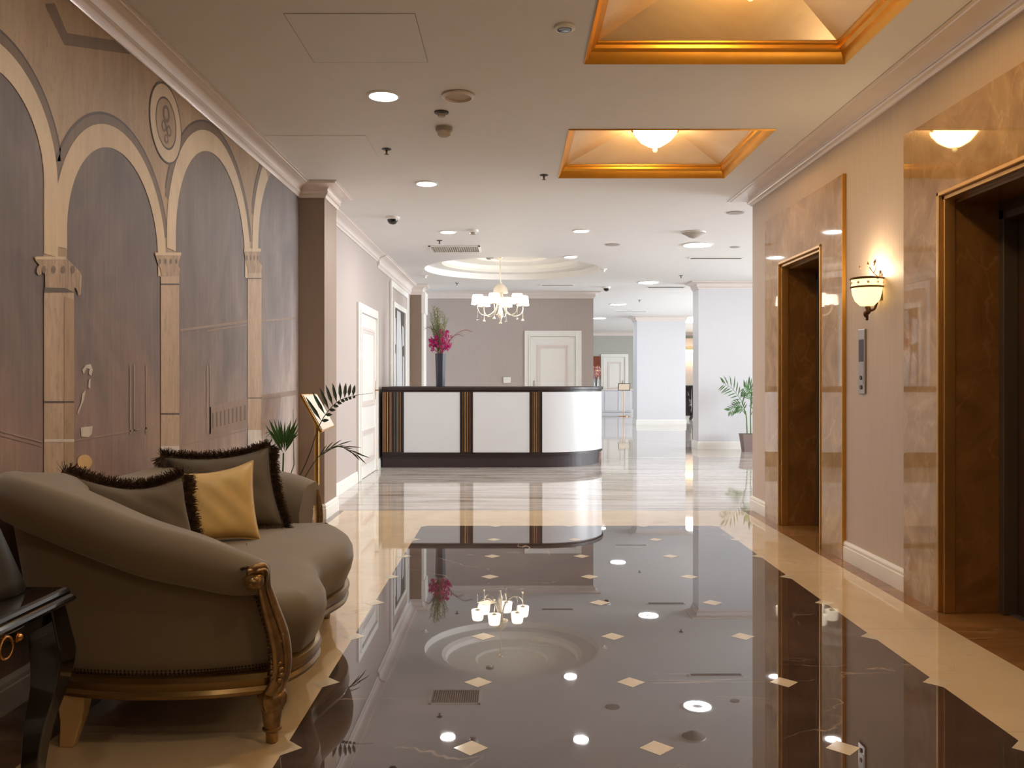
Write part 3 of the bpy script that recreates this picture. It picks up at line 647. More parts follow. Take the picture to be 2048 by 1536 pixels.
# wall sconce
sc = Vector((XR, 5.14, 0)); s = thing('wall_sconce', (XR, 5.14, 1.70), 'glowing half-bowl wall sconce with bronze leaves between the lifts', 'wall lamp')
b = B(); b.lathe([(.004,1.625),(.04,1.632),(.068,1.66),(.083,1.70),(.088,1.74),(.088,1.79),(.082,1.79),(.08,1.74),(.06,1.67),(.002,1.64)], (XR-.075, sc.y, 0), 32, cap=False)
b.build('glass_bowl', 'sconce', s, smooth=True)
for z0, z1, r in ((1.735,1.747,.092), (1.785,1.799,.094)):
    b = B(); b.lathe([(r,z0),(r+.006,(z0+z1)/2),(r,z1),(r-.006,(z0+z1)/2),(r,z0)], (XR-.075, sc.y, 0), 32, cap=False); b.build('rim_band', 'iron', s, smooth=True)
for k in range(10):
    b = B(); a = 2*PI*k/10; p = Vector((XR-.075+.091*math.cos(a), sc.y+.091*math.sin(a), 1.766)); b.ball(p, .009, 6); b.build('band_bead', 'silver', s)
b = B(); b.tube(cr([(XR-.005,sc.y-.02,1.84),(XR-.012,sc.y-.02,1.72),(XR-.03,sc.y-.01,1.62),(XR-.06,sc.y,1.60),(XR-.075,sc.y,1.585)], 6), .008, 8); b.tube(cr([(XR-.075,sc.y,1.635),(XR-.07,sc.y-.01,1.60),(XR-.085,sc.y,1.58),(XR-.07,sc.y+.01,1.565),(XR-.076,sc.y,1.545)], 6), [.016]*12+[.012]*6+[.008]*6+[.002], 8)
b.box(XR-.008, XR-.001, sc.y-.045, sc.y+.005, 1.66, 1.82)
b.tube([(XR-.01,sc.y-.02,1.79),(XR-.03,sc.y-.05,1.79),(XR-.05,sc.y-.09,1.79)], .008, 6)
b.build('bracket', 'iron', s, smooth=True)
b = B(); b.tube(cr([(XR-.02,sc.y-.03,1.80),(XR-.05,sc.y-.02,1.83),(XR-.06,sc.y,1.86)], 5), .004, 6); b.tube(cr([(XR-.05,sc.y-.02,1.82),(XR-.03,sc.y-.02,1.85),(XR-.045,sc.y-.02,1.875)], 5), .003, 6)
for (dx, dy, z, h, tx) in ((-.06,0,1.855,.045,-.25), (-.04,-.02,1.865,.05,.2), (-.1,.02,1.85,.03,-.6)):
    p = Vector((XR+dx, sc.y+dy, z)); w = h*.42; d = Vector((tx, 0, 1)).normalized()*h; sd = Vector((1, .3, 0)).normalized()*w*.5
    b.add([p, p+d*.5+sd+Vector((0,.004,0)), p+d, p+d*.5-sd+Vector((0,.004,0)), p+d*.5+Vector((0,-.008,0))], [(0,1,4),(1,2,4),(2,3,4),(3,0,4)])
b.build('leaf_spray', 'iron', s)
dup(s, (XR, 2.35, 1.70), 'added unseen twin glass wall sconce on the camera side of the near lift')  # added out of view to brighten the near ceiling and lift wall
for xx, yy2, lb in ((-.75, 2.75, 'added unseen round downlight over the near end of the sofa'), (-.75, .45, 'added unseen round downlight above the camera on the left'), (.9, -.6, 'added unseen round downlight behind the camera on the right')): dup(dl, (xx, yy2, CEIL), lb)  # three unseen fittings added for light on the sofa and foreground
# call panel
yc = 5.38; p = thing('lift_call_panel', (XR, yc, 1.10), 'tall narrow steel lift call panel below the sconce', 'control panel')
b = B(); b.box(XR-.012, XR-.001, yc-.05, yc+.05, 1.10, 1.505); b.build('plate', 'steel', p, bevel=.004)
b = B(); b.box(XR-.014, XR-.011, yc-.034, yc+.034, 1.30, 1.44); b.build('display', 'blackglass', p)
b = B(); b.box(XR-.0135, XR-.0115, yc-.034, yc+.034, 1.16, 1.29); b.build('legend_plate', 'steel', p)
for z in (1.14, 1.2):
    b = B(); b.tube([(XR-.012,yc,z),(XR-.018,yc,z)], .014, 16); b.build('call_button', 'darkgrey', p, smooth=True)

# ------------------------------------------------------------------ reception desk
YD = 11.57
dk = thing('reception_desk', (-.25, 12.3, 0), 'long dark wood reception desk with white panels and a curved right end', 'reception desk')
def ell(n=24, off=0.0):
    x0, x1, d = .38, 1.305, .95
    pts = [(-1.752, YD-off)]+[(x0, YD-off)]
    for k in range(1, n+1):
        a = PI/2*k/n; pts.append((x0+(x1-x0+off)*math.sin(a), YD+d-(d+off)*math.cos(a)))
    return pts
def deskbody(b, off, z0, z1, back=12.9, mi=0):
    pts = ell(24, off)+[(1.305+off, back), (-1.752, back)]
    b.prism([(x, y, z0) for x, y in pts], (0,0,z1-z0), mi)
b = B(); deskbody(b, -.03, 0, .168); b.build('plinth', 'wenge2', dk)
b = B(); deskbody(b, 0, .175, 1.045); b.build('body', 'wenge', dk)
b = B(); deskbody(b, .012, .168, .18); b.build('plinth_bead', 'wenge', dk)
b = B(); deskbody(b, .025, 1.045, 1.09, 12.92); b.build('counter_top', 'wenge', dk, bevel=.006)
def panel_strip(xa, xb, z0, z1, off=.014):
    path = [p for p in ell(48, off)]
    pts = []
    for i in range(len(path)-1):
        (ax, ay), (bx_, by) = path[i], path[i+1]
        for k in range(60 if i == 0 else 1):
            t = k/(60 if i == 0 else 1); pts.append((ax+(bx_-ax)*t, ay+(by-ay)*t))
    seg = [p for p in pts if xa <= p[0] <= xb]
    seg = [(xa, YD-off)] + seg if xa < .38 else seg
    if xb < .38: seg += [(xb, YD-off)]
    b = B(); n = len(seg)
    inner = []
    for i, (x, y) in enumerate(seg):
        a = seg[max(0, i-1)]; c = seg[min(n-1, i+1)]; d = Vector((c[0]-a[0], c[1]-a[1])).normalized(); inner.append((x-d.y*.02, y+d.x*.02))
    vs = [(x,y,z0) for x,y in seg]+[(x,y,z1) for x,y in seg]+[(x,y,z0) for x,y in inner]+[(x,y,z1) for x,y in inner]
    fs = []
    for i in range(n-1): fs += [(i,i+1,n+i+1,n+i), (2*n+i,3*n+i,3*n+i+1,2*n+i+1), (i,2*n+i,2*n+i+1,i+1), (n+i,n+i+1,3*n+i+1,3*n+i)]
    fs += [(0,n,3*n,2*n),(n-1,3*n-1,4*n-1,2*n-1)]
    b.add(vs, fs); return b
for (xa, xb) in ((-1.456,-.70), (-.524,.238), (.407,1.2895)):
    panel_strip(xa, xb, .205, 1.02).build('front_panel', 'panel', dk, smooth=30)
for (xa, xb) in ((-1.456,-.70), (-.524,.238)):
    b = B(); w = .012
    for (p0, p1, q0, q1) in ((xa-w,xa,.193,1.032),(xb,xb+w,.193,1.032),(xa-w,xb+w,.193,.205),(xa-w,xb+w,1.02,1.032)): b.box(p0,p1,YD-.02,YD+.01,q0,q1)
    b.build('panel_frame', 'wenge', dk)
for x, mt, w, dz in ((-1.72,'slatbr',.05,0),(-1.675,'post',.014,0),(-1.635,'slatbr',.03,0),(-1.58,'darkgrey',.02,0),(-1.54,'frame_dm',.03,0),(-1.505,'slatbr',.016,0),(-.662,'iron',.022,0),(-.628,'post',.016,0),(-.598,'slatbr',.018,0),(-.566,'iron',.02,0),(.275,'iron',.02,0),(.302,'post',.014,0),(.330,'slatbr',.016,0),(.356,'iron',.03,0)):
    b = B(); b.box(x-w/2, x+w/2, YD-.022, YD, .21, 1.02); b.build('slat', mt, dk, bevel=.003)
# tall vase with flowers
vx, vy, vz = (881-CX)*11.9/F, 11.9, 1.0905
va = thing('flower_vase', (vx, vy, vz), 'tall dark faceted vase of magenta orchids and green foliage on the desk', 'flower vase')
b = B(); b.lathe([(.057,0),(.06,.01),(.074,.46),(.066,.46),(.06,.38),(.05,.3)], (vx,vy,vz), 6); b.build('vase', 'vase', va)
fo = B(); fl = B(); br = B(); topz = vz+.46
def leafq(b, p, d, L, w, mi=0, bend=.0, up=Vector((0,0,1))):
    d = d.normalized(); s = d.cross(up); s = s.normalized() if s.length > 1e-3 else Vector((1,0,0)); n = s.cross(d)
    a = p; m1 = p+d*L*.35+n*L*bend*.5; m2 = p+d*L*.7+n*L*bend*.6; e = p+d*L
    b.add([a, m1+s*w*.5, m1-n*w*.12, m1-s*w*.5, m2+s*w*.38, m2-n*w*.1, m2-s*w*.38, e], [(0,1,2),(0,2,3),(1,4,5,2),(2,5,6,3),(4,7,5),(5,7,6)], mi)
for k in range(22):
    ex, ez = R.gauss(-.07, .09), R.uniform(.32, .72)
    if k < 4: ex, ez = -.10+.03*k, .66
    base = Vector((vx+R.uniform(-.03,.03), vy+R.uniform(-.03,.03), topz-.05)); tip = Vector((vx+ex, vy+R.gauss(0,.08), topz+ez*(1-abs(ex+.07)*1.5)))
    pts = cr([tuple(base), tuple(base.lerp(tip,.5)+Vector((R.gauss(0,.015),0,.02))), tuple(tip)], 7)
    fo.tube(pts, [.004]*8+[.003]*6+[.0015], 5)
    for i in range(3, len(pts)-1):
        for sgn in (-1, 1):
            for q_ in range(2):
                leafq(fo, Vector(pts[i]), Vector((sgn*R.uniform(.3,.9), R.gauss(0,.5), R.uniform(.3,1.1))), R.uniform(.04,.075), .008)
for k in range(190):
    while True:
        x, y, z = R.uniform(-1,1), R.uniform(-1,1), R.uniform(-1,1)
        if x*x+y*y+z*z < 1: break
    c = Vector((vx+.035+x*.13, vy+y*.12, topz+.18+z*.16)) if k < 140 else Vector((vx-.09-abs(x)*.08+z*.03, vy+y*.07, topz+.08+.14*abs(x)+z*.06))
    for j in range(5):
        a = 2*PI*j/5+x; leafq(fl, c, Vector((math.cos(a), -.5+.3*y, math.sin(a))), .026, .017)
    if k % 6 == 0: fl.tube([(vx, vy, topz-.03), tuple(Vector((vx,vy,topz-.03)).lerp(c,.6)), tuple(c)], .002, 5)
for s_, (ex, ez) in enumerate(((.43,.30),(.30,.24),(-.2,.34))):
    pts = cr([(vx,vy,topz-.02),(vx+ex*.4,vy-.03,topz+ez*.75),(vx+ex*.75,vy-.04,topz+ez+.02),(vx+ex,vy-.04,topz+ez)], 6)
    br.tube(pts, .003, 5)
    for i in range(5, len(pts)): 
        for sgn in (-1, 1): leafq(br, Vector(pts[i]), Vector((ex,0,sgn*.12)), .05, .008)
fo.build('foliage', 'leaf_y', va); fl.build('orchid_blossoms', 'magenta', va); br.build('russet_spray', 'redspray', va)
# wall switch box
o = B(); x = (1014-CX)*YB/F; o.box(x-.07, x+.07, YB-.03, YB-.001, 1.12, 1.235)
o = tag(o.build('thermostat', 'white', bevel=.012), 'small white box on the back wall just above the desk', 'thermostat')
# picture on the left wall
pf = thing('picture_frame', (XLR, 13.65, 0.9), 'tall white framed black and white picture on the left wall behind the desk', 'picture')
def lw(b, y0, y1, z0, z1, a, c, mi=0): b.box(XLR+a, XLR+c, y0, y1, z0, z1, mi)
b = B()
for (u0,u1,z0,z1) in ((12.57,12.66,.15,2.655),(14.5,14.6,.15,2.655),(12.66,14.5,2.56,2.655),(12.66,14.5,.15,.25)): lw(b,u0,u1,z0,z1,.001,.035)
b.build('outer_moulding', 'white', pf, bevel=.006)
b = B(); lw(b, 12.66, 14.5, .25, 2.56, .001, .006); b.build('mount', 'wall', pf)
b = B()
for (u0,u1,z0,z1) in ((12.82,12.90,.45,2.36),(14.22,14.32,.45,2.36),(12.9,14.22,2.28,2.36),(12.9,14.22,.45,.53)): lw(b,u0,u1,z0,z1,.006,.04)
b.build('inner_frame', 'white', pf, bevel=.005)
b = B(); lw(b, 12.9, 14.22, .53, 2.28, .006, .012); b.build('print', 'darkgrey', pf)
b = B()
def pq(pts): b.quad(*[(XLR+.0135, 12.9+u*1.32, .53+v*1.75) for u, v in pts])
pq([(.3,.99),(.62,.99),(.75,.62),(.8,.3),(.3,.3),(.25,.62)]); pq([(.08,.9),(.2,.92),(.22,.68),(.06,.7)]); pq([(.78,.88),(.92,.86),(.95,.7),(.8,.68)])
pq([(.1,.62),(.2,.6),(.26,.3),(.1,.28)]); pq([(.84,.6),(.95,.58),(.95,.3),(.85,.3)]); pq([(.15,.05),(.9,.05),(.8,.2),(.5,.26),(.25,.18)])
b.build('light_shapes', 'panel', pf)

# ------------------------------------------------------------------ far lobby furnishing
# sign on stand, far
ss = thing('sign_stand', (3.6, 27.6, 0), 'distant framed notice on a thin pole stand before the far wall', 'sign')
b = B(); b.lathe([(.16,0),(.16,.012),(.02,.02),(.012,.03),(.012,.84),(.001,.84)], (3.6,27.6,0), 20); b.build('stand', 'brass', ss, smooth=True)
b = B(); b.prism([(3.41,27.56,.84),(3.80,27.56,.84),(3.82,27.62,1.06),(3.43,27.62,1.06)], (0,.02,.005)); b.build('frame', 'darkgrey', ss)
b = B(); b.quad((3.435,27.556,.857),(3.775,27.556,.857),(3.795,27.613,1.045),(3.455,27.613,1.045)); b.build('card', 'paper', ss)
sb = thing('sideboard', (3.2, 29.4, 0), 'low pale sideboard against the far wall behind the sign stand', 'sideboard')
b = B(); b.box(2.2, 4.1, 29.15, 29.95, .09, .82); b.box(2.25, 4.05, 29.2, 29.95, 0, .09); b.build('cabinet', 'wall_w', sb)
b = B(); b.box(2.17, 4.13, 29.1, 29.97, .82, .86); b.build('top', 'trimwhite', sb, bevel=.01)
for k in range(4): b = B(); b.box(2.24+.46*k, 2.66+.46*k, 29.135, 29.15, .13, .79); b.build('door', 'wall_w', sb, bevel=.004)
fv = thing('glass_vase', (2.88, 29.3, .86), 'distant clear vase of pink blossoms on the sideboard', 'flower vase')
b = B(); b.lathe([(.10,0),(.10,.28),(.115,.42),(.105,.42),(.09,.28),(.09,.02)], (2.88,29.3,.86), 16); b.build('vase', 'glass', fv, smooth=True)
b = B()
for k in range(70):
    a, r, z = R.uniform(0,2*PI), R.uniform(0,.16), R.uniform(-.1,.2); c = Vector((2.88+r*math.cos(a), 29.3+r*math.sin(a), 1.42+z))
    for j in range(4): leafq(b, c, Vector((R.gauss(0,1), R.gauss(0,1)-.5, R.gauss(0,1))), .06, .045)
    if k % 8 == 0: b.tube([(2.88,29.3,.9), tuple(c)], .006, 5)
b.build('blossoms', 'pinkflower', fv)
wp = thing('wood_panel', (3.0, YE, 1.3), 'narrow reddish wood panel with a small round lamp on the far wall', 'wall panel')
b = B(); b.box(2.6, 3.08, YE-.06, YE-.002, 1.2, 2.0); b.build('board', 'redwood', wp)
b = B(); b.ball((2.96, YE-.11, 1.49), .05, 12); b.build('lamp', 'amber', wp)
panel_door('door_5', (3.12, YE, 0), (1,0,0), (0,-1,0), .95, 2.08)
# bar seen in the slot between the piers
ba = thing('bar_counter', (5.0, 25.6, 0), 'black veined marble bar counter in the gap between the piers', 'bar')
b = B(); b.box(4.7, 5.30, 25.3, 25.9, .12, .98); b.build('front', 'fireblk', ba)
b = B(); b.box(4.65, 5.40, 25.2, 26.0, .98, 1.02); b.build('top', 'black', ba, bevel=.01)
b = B(); b.box(4.7, 5.26, 25.35, 25.9, 0, .12); b.build('plinth', 'white', ba)
b = B(); b.tube(cr([(5.34,25.28,1.0),(5.36,25.28,.5),(5.34,25.28,.2),(5.26,25.28,.0)], 6), .045, 8); b.build('end_scroll', 'black', ba, smooth=True)
b = B(); b.box(5.3, 7.4, YE-.25, YE-.002, 0, 2.1); b.box(5.3, 7.4, YE-.25, YE-.002, 2.35, 2.62)
bw = tag(b.build('back_bar_niche', 'wall_r'), 'beige panelled back bar behind the marble counter', 'wall unit')
b = B(); b.box(5.35, 7.35, YE-.26, YE-.2, 2.12, 2.22); b.build('cove_light', 'cove', bw)
lp = B(); lp.box(4.5, 7.5, 22.9, 24.9, CEIL-.02, CEIL-.002); tag(lp.build('ceiling_light_panel', 'sky_win'), 'bright rectangular ceiling light panel above the bar gap', 'ceiling light')
# palms
def frond(b, pts, nl, L, w, r=.004, droop=.3, spread=.9, start=.25, plane=None, fwd=.75, asym=1.0, end=1.0, taper=False):
    q = cr([tuple(p) for p in pts], 8); n = len(q); b.tube(q, [r*(1-.75*i/(n-1)) for i in range(n)], 6)
    for k in range(nl):
        t = start+(end-start)*k/(nl-1); i = min(n-2, int(t*(n-1))); f = t*(n-1)-i
        p = Vector(q[i]).lerp(Vector(q[i+1]), f); d = (Vector(q[i+1])-Vector(q[i])).normalized()
        pl = Vector(plane) if plane else Vector((0,0,1)); s = d.cross(pl); s = s.normalized() if s.length > 1e-3 else Vector((0,1,0))
        LL = L*(1-abs(t-start-.35)*.9)*(.9+.2*R.random())
        if taper: LL = L*(1-.6*(t-start)/(end-start))
        for sg in (-1, 1):
            dd = d*fwd+s*sg*spread+Vector((0,0,-droop*R.uniform(.6,1.2))); leafq(b, p, dd, LL*(asym if sg > 0 else 1), w, bend=.12, up=pl)
pp = thing('potted_palm', (-1.45, 5.15, 0), 'green potted palm behind the far arm of the sofa', 'potted plant')
b = B(); b.lathe([(.075,0),(.08,.01),(.115,.30),(.115,.32),(.1,.32),(.09,.28)], (-1.45,5.15,0), 28); b.build('pot', 'pot', pp, smooth=True)
b = B(); b.lathe([(.001,.29),(.095,.29),(.095,.285)], (-1.45,5.15,0), 20, cap=False); b.build('soil', 'soil', pp)
root = Vector((-1.45, 5.15, .28))
b = B()                                         # upright V-shaped frond, young leaflets
tipb = P(567, 906, 5.2); q0 = [root, P(562,985,5.18), tipb, P(580,862,5.22)]
bt = cr([tuple(p) for p in q0[:3]], 8); b.tube(bt, [.005]*17, 6)
for (ax, ay, bx_, by) in ((567,906,530,848),(563,892,541,842),(568,900,552,850),(567,890,561,840),(569,903,570,842),(571,898,583,836),(570,906,592,842),(572,902,598,856),(568,896,577,848),(565,896,548,838),(571,890,588,846),(573,886,598,868),(556,882,534,856),(560,893,546,852),(564,902,557,838),(575,894,594,834),(578,884,597,845),(563,898,538,838)):
    a_, c_ = P(ax, ay, 5.2), P(bx_, by, 5.2+R.uniform(-.05,.05)); leafq(b, a_, c_-a_, (c_-a_).length, .016, bend=.05, up=Vector((0,-1,.2)))
b.tube([root, P(588,930,5.24), P(587,880,5.24), P(586,818,5.24)], [.004,.003,.002,.001], 5)
b.build('frond', 'leaf', pp)
b = B(); frond(b, [root, P(610,930,5.2), P(640,848,5.25), P(672,806,5.3), P(706,792,5.35), P(746,786,5.4)], 9, .19, .022, plane=(0,-1,.25), droop=-.15, start=.42, end=.8, spread=1.0, asym=.25, fwd=.5, taper=True); b.build('frond', 'leaf_d', pp)
b = B(); frond(b, [root, P(603,965,5.2), P(632,920,5.25), P(655,899,5.3), P(680,892,5.35), P(710,906,5.4)], 7, .13, .008, plane=(0,-1,.3), droop=.1, start=.45, spread=.22, fwd=1.0); b.build('frond', 'leaf_d', pp)
b = B(); frond(b, [root, Vector((-1.5,5.4,.7)), Vector((-1.56,5.7,.84)), Vector((-1.6,6.0,.8))], 9, .14, .016, start=.4); b.build('frond', 'leaf', pp)
rp = thing('potted_palm', (3.93, 14.2, 0), 'slender potted palm in a taupe square pot before the white pier', 'potted plant')
b = B(); b.lathe([(.14,0),(.19,.285),(.2,.29),(.18,.29),(.17,.26)], (3.93,14.2,0), 4, a0=PI/4, a1=PI/4+2*PI); b.build('pot', 'pot', rp)
b = B(); b.lathe([(.001,.265),(.17,.265),(.17,.25)], (3.93,14.2,0), 4, a0=PI/4, a1=PI/4+2*PI, cap=False); b.build('soil', 'soil', rp)
root = Vector((3.9, 14.2, .27))
b = B(); b.tube([root, P(1493,835,14.2), P(1491,822,14.2)], [.012,.01,.008], 6); b.tube([root+Vector((.06,0,0)), P(1501,835,14.2), P(1502,800,14.2), P(1503,775,14.2)], [.012,.01,.008,.005], 6); b.build('stem', 'stem', rp)
for pts, L in (([P(1491,828,14.2), P(1486,808,14.2), P(1475,790,14.15), P(1462,775,14.1), P(1448,769,14.1)], .22), ([P(1492,830,14.2), P(1483,820,14.1), P(1472,818,14.1), P(1459,822,14.1)], .14), ([P(1493,832,14.2), P(1483,812,14.2), P(1474,812,14.2)], .16),
               ([P(1502,810,14.2), P(1499,790,14.2), P(1488,776,14.1)], .2), ([P(1502,815,14.2), P(1508,790,14.2), P(1522,778,14.2), P(1538,776,14.1)], .22), ([P(1502,830,14.2), P(1512,812,14.1), P(1530,806,14.0)], .2), ([P(1502,812,14.2), P(1503,786,14.1), P(1496,768,13.9)], .2)):
    b = B(); frond(b, pts, 9, L, .02, r=.006, plane=(0,-1,.4), droop=.35, start=.3); b.build('frond', 'leaf', rp)
# brass sign stand by the pier
st = thing('sign_stand', (-1.48, 6.5, 0), 'tall brass stand with a tilted white card in front of the left pier', 'sign')
b = B(); b.box(-1.62, -1.325, 6.36, 6.64, .001, .018); b.build('base_plate', 'steel', st, bevel=.003)
b = B(); b.tube([(-1.48,6.5,.018),(-1.48,6.5,.88)], .02, 12); b.build('pole', 'post', st, smooth=True)
A, B_, C_, D_ = Vector((-1.558,6.35,1.081)), Vector((-1.403,6.35,.80)), Vector((-1.403,6.80,.815)), Vector((-1.558,6.84,1.076))
nn = (B_-A).cross(D_-A).normalized(); nn = nn if nn.x > 0 else -nn
b = B(); b.prism([A,B_,C_,D_], tuple(-nn*.022)); b.build('tray', 'post', st, bevel=.003)
b = B(); cen = (A+B_+C_+D_)/4; b.prism([cen+(p-cen)*.92+nn*.001 for p in (A,B_,C_,D_)], tuple(nn*.003)); b.build('card', 'signwhite', st)

# ------------------------------------------------------------------ sofa
so = thing('sofa', (-1.25, 3.6, 0), 'taupe velvet curved sofa with gold carved legs against the mural wall', 'sofa')
KP = [(-.795,2.80,.60,.10,.03),(-.90,2.765,.655,.15,.04),(-1.0,2.745,.70,.165,.05),(-1.15,2.735,.75,.175,.055),(-1.30,2.745,.81,.175,.065),(-1.43,2.775,.855,.165,.08),(-1.52,2.83,.88,.15,.10),(-1.57,2.93,.88,.14,.11),(-1.60,3.08,.85,.13,.10),(-1.62,3.3,.79,.13,.08),(-1.63,3.6,.765,.13,.07),(-1.63,3.9,.765,.13,.07),(-1.61,4.15,.775,.13,.06),(-1.56,4.33,.775,.13,.05),(-1.46,4.45,.755,.14,.04),(-1.32,4.52,.72,.15,.04),(-1.18,4.54,.685,.15,.04),(-1.06,4.51,.645,.13,.03)]
S = cr(KP, 6); n = len(S); b = B(); rows = []
PROF = None
for i, (x, y, Hh, rr, fl_) in enumerate(S):
    a = S[max(0, i-1)]; c = S[min(n-1, i+1)]; d = Vector((c[0]-a[0], c[1]-a[1])).normalized(); nv = Vector((-d.y, d.x)); 
    nv = -nv if nv.dot(Vector((x+1.2, y-3.65))) < 0 else nv
    zb = Hh-rr; cz = Hh-rr/2; pr = [(0, .235), (.3*fl_, .33), (.62*fl_, .45 if zb > .5 else .42), (fl_, max(zb-.03, .455)), (fl_-.002, zb+.004)]
    for k in range(0, 11):
        t = -PI/2+.35+(PI-.0)*k/10; pr.append((fl_+.0+.062*math.cos(t)*1.0+.012, cz+rr/2*math.sin(t)))
    pr += [(-.03, Hh-.012), (-.07, Hh-.045), (-.10, Hh-.11), (-.115, .50), (-.115, .36), (-.06, .235)]
    rows.append([(x+nv.x*q_, y+nv.y*q_, z) for q_, z in pr])
k_ = len(rows[0]); vs = [v for r in rows for v in r]
fs = [(i*k_+j, i*k_+(j+1)%k_, (i+1)*k_+(j+1)%k_, (i+1)*k_+j) for i in range(n-1) for j in range(k_)]+[tuple(range(k_-1,-1,-1)), tuple(range((n-1)*k_, n*k_))]
b.add(vs, fs); b.build('back_and_arms', 'velvet', so, smooth=50)
# piping under the roll
b = B(); b.tube([Vector(rows[i][4])+Vector((0,0,-.006)) for i in range(n)], .006, 6); b.build('piping', 'velvet_d', so, smooth=True)
FR = [(-1.035,4.50),(-.95,4.42),(-.865,4.27),(-.795,4.08),(-.775,3.88),(-.815,3.68),(-.835,3.52),(-.775,3.32),(-.722,3.15),(-.735,2.97),(-.80,2.82)]
RL = cr([(p[0], p[1]) for p in KP], 4)+cr(FR[1:], 5)[:-1]
b = B(); ctr = Vector((-1.2, 3.65))
# orientation: sweep profile outward
area = sum(RL[i][0]*RL[(i+1)%len(RL)][1]-RL[(i+1)%len(RL)][0]*RL[i][1] for i in range(len(RL)))
sg = -1 if area > 0 else 1
rp_ = [(-.03,.165),(.0,.163),(.014,.170),(.018,.182),(.01,.194),(.016,.206),(.022,.222),(.016,.238),(.0,.246),(-.03,.246)]
sweep(b, RL, [(sg*q_, z) for q_, z in rp_], True); b.build('rail', 'railgold', so, smooth=35)
# seat
inn = []
for i in range(0, n, 3):
    x, y = S[i][:2]; v = Vector((x, y)); w = (Vector((-1.2, 3.65))-v); 
    inn.append(rows[i][-3][:2])
OUT = [tuple(p) for p in inn]+[(p[0], p[1]) for p in cr(FR[1:-1], 5)]
def offs(poly, d):
    m = len(poly); out = []
    for i in range(m):
        a, p_, c = Vector(poly[i-1]), Vector(poly[i]), Vector(poly[(i+1)%m]); t = (c-a).normalized(); nv = Vector((t.y, -t.x))*(1 if area2 > 0 else -1); out.append(p_+nv*d)
    return out
area2 = sum(OUT[i][0]*OUT[(i+1)%len(OUT)][1]-OUT[(i+1)%len(OUT)][0]*OUT[i][1] for i in range(len(OUT)))
m_ = len(OUT); b = B(); layers = [(.246,.0),(.27,.012),(.31,.03),(.355,.04),(.40,.036),(.43,.02),(.448,-.005),(.457,-.04)]
vs = []
for z, d in layers: vs += [(p_.x, p_.y, z) for p_ in offs(OUT, d)]
last = offs(OUT, -.04)
for f_, z in ((.75,.463),(.45,.467),(.15,.468)): vs += [(ctr.x+(p_.x-ctr.x)*f_, ctr.y+(p_.y-ctr.y)*f_, z) for p_ in last]
L_ = len(layers)+3; fs = [(i*m_+j, i*m_+(j+1)%m_, (i+1)*m_+(j+1)%m_, (i+1)*m_+j) for i in range(L_-1) for j in range(m_)]+[tuple(range((L_-1)*m_, L_*m_)), tuple(range(m_-1,-1,-1))]
b.add(vs, fs); b.build('seat', 'velvet', so, smooth=60)
b = B(); b.prism([(x, y, .17) for x, y in offs(OUT, -.03)], (0,0,.08)); b.build('seat_base', 'velvet_d', so)
# nail trim along rail and post on near arm, and along the far one
b = B()
for i in range(0, int(n*.45)):
    for t in (0, .5):
        a_, c_ = Vector(rows[i][1]), Vector(rows[i+1][1]); p_ = a_.lerp(c_, t); z_ = .254; b.ball((p_.x+(0 if 0 else 0), p_.y-.004, z_), .0055, 6)
        b.ball((p_.x, p_.y-.004, z_+.010), .004, 6)
PST = cr([(-.800,2.675,.56),(-.805,2.65,.59),(-.79,2.65,.602),(-.775,2.675,.595),(-.785,2.715,.54),(-.772,2.74,.46),(-.750,2.755,.37),(-.742,2.765,.29),(-.752,2.775,.22),(-.775,2.785,.175)], 6)
for k in range(10, len(PST), 1):
    p_ = PST[k]; b.ball((p_[0]-.042, p_[1]+.012, p_[2]), .0055, 6)
b.build('nail_trim', 'nail', so)
def post(path, mir=1):
    b = B(); b.tube(path, [.016+.004*math.sin(i*.05) if i < 18 else min(.038, .018+.0011*(i-18)) for i in range(len(path))], 10, flat=.55, up=(0,-1,0))
    return b
b = post(PST); 
for off in (-.012, .012): b.tube([(p[0]+off*1.2, p[1]-.016, p[2]) for p in PST[10:-4]], .0045, 6)
b.lathe([(.001,0),(.02,.004),(.03,.02),(.03,.04),(.02,.052),(.001,.056)], (-.80,2.662,.535), 16); b.ball((-.798,2.636,.565), .015, 10)
for k in range(9):
    z = .225+.018*k; b.ball((-.745+.006*math.sin(k), 2.745, z), .011, 8); b.ball((-.768, 2.745, z+.008), .009, 8)
b.build('arm_post', 'antique', so, smooth=60)
FP = [(-1.045+.02*math.sin(k*.5), 4.58, .60-.045*k) for k in range(10)]
b = post(FP); b.build('arm_post', 'antique', so, smooth=60)
def turned_leg(x, y):
    b = B(); b.lathe([(.028,.178),(.042,.168),(.047,.152),(.044,.132),(.034,.112),(.035,.108)], (x,y,0), 30, flute=.06, nf=10)
    b.lathe([(.035,.112),(.032,.10),(.027,.06),(.026,.052),(.031,.05),(.032,.045),(.028,.041),(.021,.036),(.019,.004),(.014,0)], (x,y,0), 24)
    b.build('leg', 'antique', so, smooth=50)
turned_leg(-.786, 2.81); turned_leg(-.925, 4.27)
